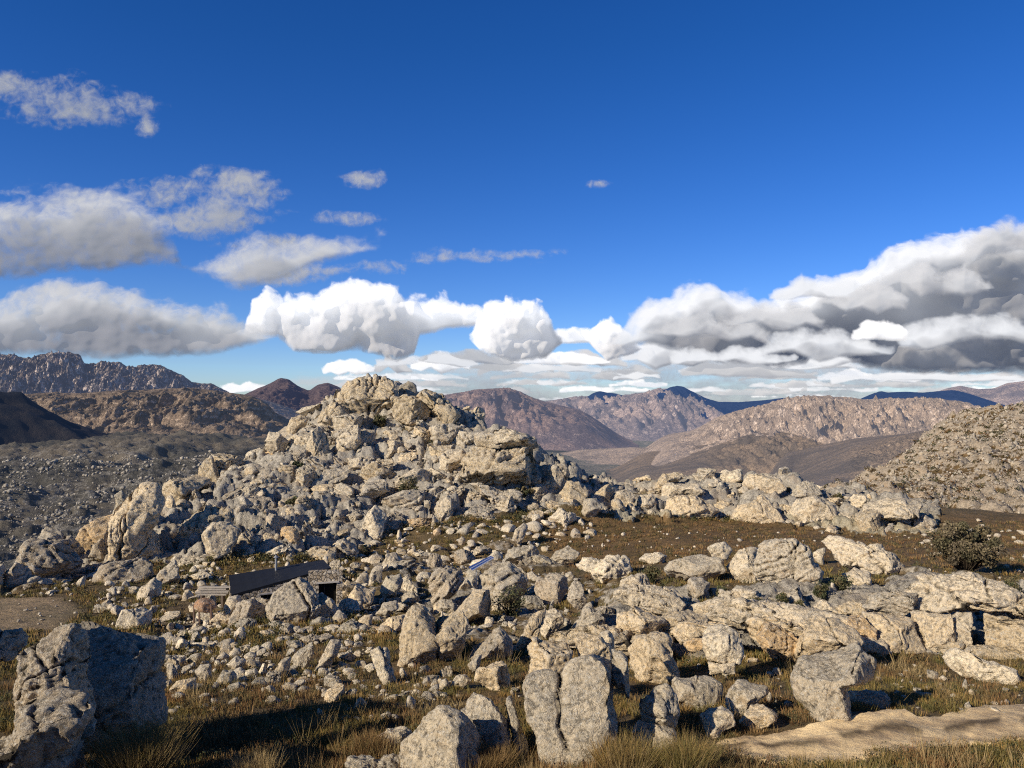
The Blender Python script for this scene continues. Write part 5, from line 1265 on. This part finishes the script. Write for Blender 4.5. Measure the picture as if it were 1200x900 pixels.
# ---- clouds: relief sheets far away, lit by the sun plus scattered light and shade put in as emission; opacity comes from how deep the cloud is
def cloud_mat(name, alb, fill, soft_=0.3, fray=0.5, glow_=1.0):
    m = bpy.data.materials.new(name); m.use_nodes = True; t = NT(m.node_tree); t.n.clear()
    out = t.node('ShaderNodeOutputMaterial')
    al = t.node('ShaderNodeAttribute', attribute_name='cover').outputs['Fac']
    P = t.node('ShaderNodeNewGeometry').outputs['Position']
    n = t.noise(P, 0.0009, 5, 0.58, 0.5)
    df = t.node('ShaderNodeBsdfDiffuse', inp={'Color': (*alb, 1), 'Roughness': 1.0})
    tl = t.node('ShaderNodeBsdfTranslucent', inp={'Color': (*alb, 1)}); dm_ = t.node('ShaderNodeMixShader', inp={0: soft_})
    t.l.new(df.outputs[0], dm_.inputs[1]); t.l.new(tl.outputs[0], dm_.inputs[2])
    gl = t.node('ShaderNodeAttribute', attribute_name='glow').outputs['Fac']
    em = t.node('ShaderNodeEmission', inp={'Color': t.mix(gl, [x*0.75 for x in fill], [x*glow_ for x in (0.42, 0.43, 0.45)]), 'Strength': 1.0})
    ad = t.node('ShaderNodeAddShader'); t.l.new(dm_.outputs[0], ad.inputs[0]); t.l.new(em.outputs[0], ad.inputs[1])
    tr = t.node('ShaderNodeBsdfTransparent'); mx = t.node('ShaderNodeMixShader')
    a2 = t.m('ADD', al, t.m('MULTIPLY', t.m('SUBTRACT', n, 0.5), fray))
    t.l.new(t.m('MULTIPLY', t.mr(a2, 0.0, 0.95), t.mr(al, 0.0, 0.25)), mx.inputs[0]); t.l.new(tr.outputs[0], mx.inputs[1]); t.l.new(ad.outputs[0], mx.inputs[2])
    t.l.new(mx.outputs[0], out.inputs[0]); return m

def cloud(R, top, base, amp, scale, soft, mat, deep=0.05, puffy=1.0, stretch=1.0, spots=None, seed=0.0, peak=0.72, under=0.8, thin=1.0, step=1.35, gk=1.0):
    if spots is None:
        u0, u1 = max(-150, min(p[0] for p in top)-30), min(1350, max(p[0] for p in top)+30)
        v0 = min(p[1] for p in top)-45; v1 = min(486, max(p[1] for p in base)+25)
    else:
        u0, u1 = min(p[0]-p[2] for p in spots)-30, max(p[0]+p[2] for p in spots)+30
        v0, v1 = min(p[1]-p[3] for p in spots)-20, max(p[1]+p[3] for p in spots)+20
    us = np.arange(u0, u1, step); vs = np.arange(v0, v1, step); U, Vv = np.meshgrid(us, vs, indexing='ij'); sh = U.shape; U = U.ravel(); Vv = Vv.ravel()
    sx = scale*stretch; p = np.stack([U/sx, Vv/scale, np.full(len(U), seed*7.3)], 1)
    # the top boils, the base stays flat
    wob = fbm(p*0.9+4, 4)
    if spots is None:
        tp = np.interp(U, [a for a, b in top], [b for a, b in top]); bs_ = np.interp(U, [a for a, b in base], [b for a, b in base])
        th = np.maximum(bs_-tp, 1); H = (bs_-Vv)/th
        fl = np.minimum((Vv-tp)/soft, (bs_-Vv)/(soft*0.45)); fl = np.minimum(fl, 1.5)
        e0, e1 = top[0][0], top[-1][0]
        if e0 > -100: fl = np.minimum(fl, (U-e0)/(soft*0.7))
        if e1 < 1300: fl = np.minimum(fl, (e1-U)/(soft*0.7))
    else:
        q = np.full(len(U), -9.0)
        for (a, b, ra, rb) in spots: q = np.maximum(q, 0.8-np.sqrt(((U-a)/ra)**2+((Vv-b)/rb)**2))
        fl = q*1.4; H = np.full(len(U), 0.5); th = np.full(len(U), 20.0)
    bil = np.zeros(len(U)); a = 1.0; f = 1.0
    wx = 0.25*noise3(p*1.7+9); wy = 0.25*noise3(p*1.7+31)
    for k in range(4):
        f1, f2, *_ = worley2((p[:, 0]+wx)*f+seed*3.1, (p[:, 1]+wy)*f+seed, k*9+int(seed))
        bil += a*(0.62-f1); a *= 0.52; f *= 2.05
    fb = fbm(p*0.55, 6, 0.55)
    flat = smooth(0.0, 0.30, H)*0.5+0.5
    D = fl+amp*flat*(1.0*fb+puffy*0.9*bil)
    cov = np.interp(D, [-0.12, 0.05, 0.35*thin, 1.1*thin], [0, 0.10, 0.55, 1.0])
    # how far the cloud bulges towards us, most of it high up, so that its underside faces down
    prof = np.interp(H, [-0.1, 0.0, peak*0.5, peak, 1.0, 1.3], [0.2, 0.3, 0.3+0.62*(1-under*0.5), 1.0, 0.75, 0.4]) if spots is None else np.ones(len(U))
    # smoothed copies of the billows shape the relief; the fine ones only fray the edge
    b2 = np.zeros(len(U)); a = 1.0; f = 1.0
    for k in range(2):
        f1, f2, *_ = worley2((p[:, 0]+wx)*f+seed*3.1, (p[:, 1]+wy)*f+seed, k*9+int(seed)); b2 += a*np.maximum(0.6-f1*f1, -0.3); a *= 0.42; f *= 2.05
    def blur(A, n):
        k = np.hanning(n+2)[1:-1]; k /= k.sum(); A = A.reshape(sh)
        A = np.apply_along_axis(lambda r_: np.convolve(np.pad(r_, n//2, 'edge'), k, 'valid'), 0, A)
        return np.apply_along_axis(lambda r_: np.convolve(np.pad(r_, n//2, 'edge'), k, 'valid'), 1, A).ravel()
    body = blur(np.sqrt(np.clip(D+0.1, 0, 1.4))*prof*(1+0.55*fbm(p*0.42+20, 3)), 13)
    rel = body*deep*0.55*np.clip(th/70, 0.25, 1.3)+(blur(b2, 5)*0.30*puffy+0.35*blur(fbm(p*0.7, 4), 3))*deep*np.clip(D+0.3, 0, 1)*np.clip(th/70, 0.3, 1)
    d = R*(1-rel)
    A = np.clip(D, 0, 1.3).reshape(sh); acc = np.zeros(sh)
    for k in (3, 7, 13, 22, 34, 50):          # light that seeps in from the sunny side
        dx_, dy_ = int(k*0.75), int(k*0.8); S_ = np.zeros(sh); S_[dx_:, dy_:] = A[:sh[0]-dx_, :sh[1]-dy_]; acc += S_*(2 if k < 10 else 6 if k < 30 else 10)
    acc *= gk
    gb = blur((np.exp(-acc/16.0)+0.40*np.exp(-acc/70.0)*(0.7+0.6*fb.reshape(sh))).ravel(), 7)
    g1 = np.zeros(sh)
    for k in (2, 4, 8): g1[k:, k:] += (A[k:, k:]-A[:-k, :-k])
    glow = gb*(1+0.30*np.clip(blur(g1.ravel(), 3), -1.2, 1.5))+0.05*fb+0.10*np.clip(H-0.3, 0, 1)
    x, y, z = (U-600)/F*d, d, (HZ-Vv)/F*d
    Fc = grid_faces(len(us), len(vs)); Fc = Fc[(D[Fc] > -0.12).any(1)]
    used = np.unique(Fc); mp = np.zeros(len(x), int); mp[used] = np.arange(len(used))
    o = mesh_obj('sky', np.stack([x, y, z], 1)[used], mp[Fc], mat, extra={'cover': cov[used], 'glow': np.clip(glow, 0, 1.2)[used]})
    tag(o, kind='structure')
M_WHITE = cloud_mat('cumulus_white', (0.50, 0.48, 0.46), (0.17, 0.185, 0.22), glow_=1.75, fray=0.7)
M_GREY = cloud_mat('cumulus_grey', (0.28, 0.27, 0.27), (0.12, 0.14, 0.19), glow_=1.15, fray=0.8)
M_DARK = cloud_mat('cumulus_heavy', (0.22, 0.22, 0.225), (0.040, 0.056, 0.098), glow_=1.7)  # shade of the thick cloud put into low albedo and dim fill
M_WISP = cloud_mat('thin_cloud', (0.34, 0.35, 0.38), (0.16, 0.20, 0.28), glow_=0.7, fray=1.2)
M_DECK = cloud_mat('low_deck_cloud', (0.26, 0.26, 0.27), (0.14, 0.18, 0.26), glow_=1.05)
cloud(90000, None, None, 1.1, 22, 8, M_WISP, 0.01, 0.3, 2.0, spots=[(15, 95, 55, 20), (62, 134, 88, 22), (100, 100, 22, 14), (172, 150, 14, 16), (197, 231, 42, 16), (236, 198, 20, 14), (284, 212, 44, 18), (312, 228, 26, 12), (268, 253, 60, 14), (421, 208, 30, 10), (700, 214, 18, 8), (518, 303, 34, 9), (560, 302, 22, 9), (615, 297, 52, 8), (335, 322, 66, 18)], thin=3.2)
cloud(89500, None, None, 1.5, 34, 8, M_WISP, 0.008, 0.3, 2.6, spots=[(250, 262, 60, 14), (340, 285, 60, 14), (380, 318, 60, 12), (180, 215, 60, 20), (590, 300, 70, 14), (400, 255, 50, 12), (300, 240, 70, 16), (95, 120, 70, 24)], thin=3.4, seed=31)
cloud(80000, [(-200, 230), (0, 222), (40, 223), (100, 232), (160, 240), (205, 268), (215, 296), (260, 282), (300, 272), (350, 286), (400, 277), (445, 276), (470, 290)],
      [(-200, 335), (0, 332), (60, 322), (120, 322), (175, 312), (215, 322), (280, 338), (330, 328), (370, 306), (420, 298), (470, 294)], 1.25, 50, 26, M_GREY, 0.035, 0.7, 1.8, seed=2, thin=2.3)
cloud(88000, [(300, 455), (380, 440), (450, 430), (560, 422), (700, 412), (900, 400), (1400, 400)], [(300, 462), (380, 478), (1400, 486)], 1.7, 15, 14, M_DECK, 0.006, 0.5, 6.0, seed=5, thin=4.0)
rs = np.random.default_rng(12)
def puff(u, v, w, h, mat, R, seed, st=2.0, thin=1.0):
    n = 7; a = np.linspace(0, 1, n); top = [(u-w/2+w*t, v-h*(math.sin(math.pi*min(max(t*0.9+0.05, 0), 1))**0.6)*(0.55+0.6*rs.random())) for t in a]
    bs = [(u-w/2+w*t, v+1.5*rs.normal()*h/12) for t in a]
    cloud(R, top, bs, 0.85, max(7, h*0.75), max(4, h*0.28), mat, 0.010+h*0.0006, 1.0, st, seed=seed, thin=thin, step=1.3 if h > 12 else 1.1)
k = 30
for v, h, nn, w0 in ((466, 4, 11, 90), (460, 6, 12, 90), (453, 8, 11, 90), (445, 11, 10, 90), (436, 14, 9, 90), (427, 18, 7, 100), (416, 22, 5, 120)):
    for j in range(nn):
        u = 400+(j+rs.random())*(860/nn); lim = 390 if v > 440 else 480 if v > 425 else 720
        if u < lim or rs.random() < 0.12: continue
        k += 1; puff(u, v+rs.normal()*1.5, w0*(0.6+0.8*rs.random()), h*(0.7+0.6*rs.random()), (M_WHITE, M_DARK, M_GREY, M_DECK, M_DARK, M_DECK)[k % 6], 86000-(470-v)*180-k*10, k, 2.4, 1.3)
puff(293, 459, 66, 14, M_WHITE, 85500, 91, 2.2)
puff(408, 437, 60, 18, M_WHITE, 79000, 92, 1.6); puff(455, 436, 60, 16, M_GREY, 79100, 93, 1.8); puff(517, 434, 70, 20, M_WHITE, 79200, 94, 1.6); puff(605, 437, 90, 16, M_GREY, 79400, 95, 1.8)
puff(690, 428, 90, 20, M_GREY, 78000, 96, 1.8); puff(790, 425, 130, 30, M_DARK, 77000, 97, 1.8); puff(880, 440, 160, 24, M_DECK, 77500, 98, 2.0); puff(1090, 448, 230, 16, M_DARK, 76500, 99, 2.6)
cloud(70000, [(-200, 350), (0, 352), (30, 344), (70, 336), (105, 335), (150, 338), (180, 345), (230, 356), (270, 366), (300, 384), (318, 395)], [(-200, 416), (0, 417), (60, 420), (140, 420), (200, 418), (262, 414), (290, 404), (318, 396)], 0.85, 46, 20, M_GREY, 0.050, 0.8, 1.5, seed=12, thin=1.5, peak=0.80, under=1.2)
cloud(72000, [(285, 392), (296, 356), (312, 340), (332, 345), (348, 350), (362, 342), (385, 334), (410, 331), (440, 334), (462, 340), (475, 354), (510, 357), (545, 359), (566, 366)],
      [(285, 393), (300, 393), (325, 398), (345, 412), (380, 414), (420, 414), (465, 424), (485, 418), (492, 392), (520, 386), (566, 380)], 0.85, 36, 16, M_WHITE, 0.060, 1.25, 1.05, seed=15)
cloud(70500, [(552, 392), (562, 364), (580, 354), (600, 350), (620, 351), (636, 360), (650, 384), (660, 396)], [(552, 400), (562, 412), (600, 424), (640, 420), (660, 402)], 0.80, 28, 13, M_WHITE, 0.060, 1.25, 1.0, seed=17)
cloud(73000, [(640, 392), (672, 379), (692, 386), (703, 372), (716, 369), (728, 378), (742, 394), (755, 404)], [(640, 404), (690, 402), (712, 424), (742, 416), (755, 408)], 0.6, 22, 8, M_WHITE, 0.04, 1.2, 1.1, seed=19)
cloud(62000, [(715, 402), (735, 388), (765, 368), (812, 346), (850, 346), (880, 344), (905, 337), (940, 334), (960, 322), (985, 312), (1020, 305), (1055, 303), (1080, 292), (1110, 286), (1135, 278), (1150, 264), (1175, 258), (1200, 254), (1300, 240), (1400, 240)],
      [(715, 404), (760, 404), (800, 412), (850, 424), (900, 430), (945, 430), (960, 412), (975, 418), (1000, 432), (1100, 438), (1200, 440), (1400, 440)], 0.95, 58, 24, M_DARK, 0.10, 1.1, 1.3, seed=21, peak=0.7, under=1.2, gk=1.9)
for q_, (u, v, w_, h_, m_) in enumerate(((830, 398, 150, 34, M_GREY), (905, 385, 120, 34, M_GREY), (960, 420, 170, 34, M_DARK), (1080, 345, 150, 44, M_GREY), (1150, 400, 190, 44, M_DARK), (1195, 300, 130, 50, M_GREY), (960, 350, 120, 26, M_DARK), (1010, 360, 110, 30, M_GREY), (860, 425, 150, 22, M_DARK))):
    puff(u, v, w_, h_, m_, 54500-q_*150, 200+q_, 1.5, 1.9)
cloud(52500, [(1000, 388), (1015, 376), (1040, 374), (1062, 388)], [(1000, 398), (1062, 400)], 0.6, 16, 8, M_WHITE, 0.02, 1.2, 1.3, seed=23)

sun = bpy.data.lights.new('sun', 'SUN'); sun.energy = 5.0; sun.angle = math.radians(0.53); sun.color = (1.0, 0.89, 0.72)
so = bpy.data.objects.new('sun', sun); C.objects.link(so)
from mathutils import Vector
so.rotation_euler = Vector(tuple(TS)).to_track_quat('Z', 'Y').to_euler(); so.location = (-60, -40, 60)

cam = bpy.data.cameras.new('camera'); co = bpy.data.objects.new('camera', cam); C.objects.link(co)
cam.sensor_fit = 'HORIZONTAL'; cam.sensor_width = 36; cam.lens = F/1200*36; cam.shift_y = (HZ-450)/1200
cam.clip_start = 0.1; cam.clip_end = 120000
co.location = (0, 0, 0); co.rotation_euler = (math.radians(90), 0, 0)
sc = bpy.context.scene; sc.camera = co
sc.view_settings.view_transform = 'Standard'; sc.view_settings.look = 'None'; sc.view_settings.exposure = 0
sc.render.engine = 'CYCLES'; sc.cycles.max_bounces = 4; sc.cycles.diffuse_bounces = 2; sc.cycles.use_denoising = False; sc.cycles.pixel_filter_type = 'BLACKMAN_HARRIS'; sc.cycles.filter_width = 1.15
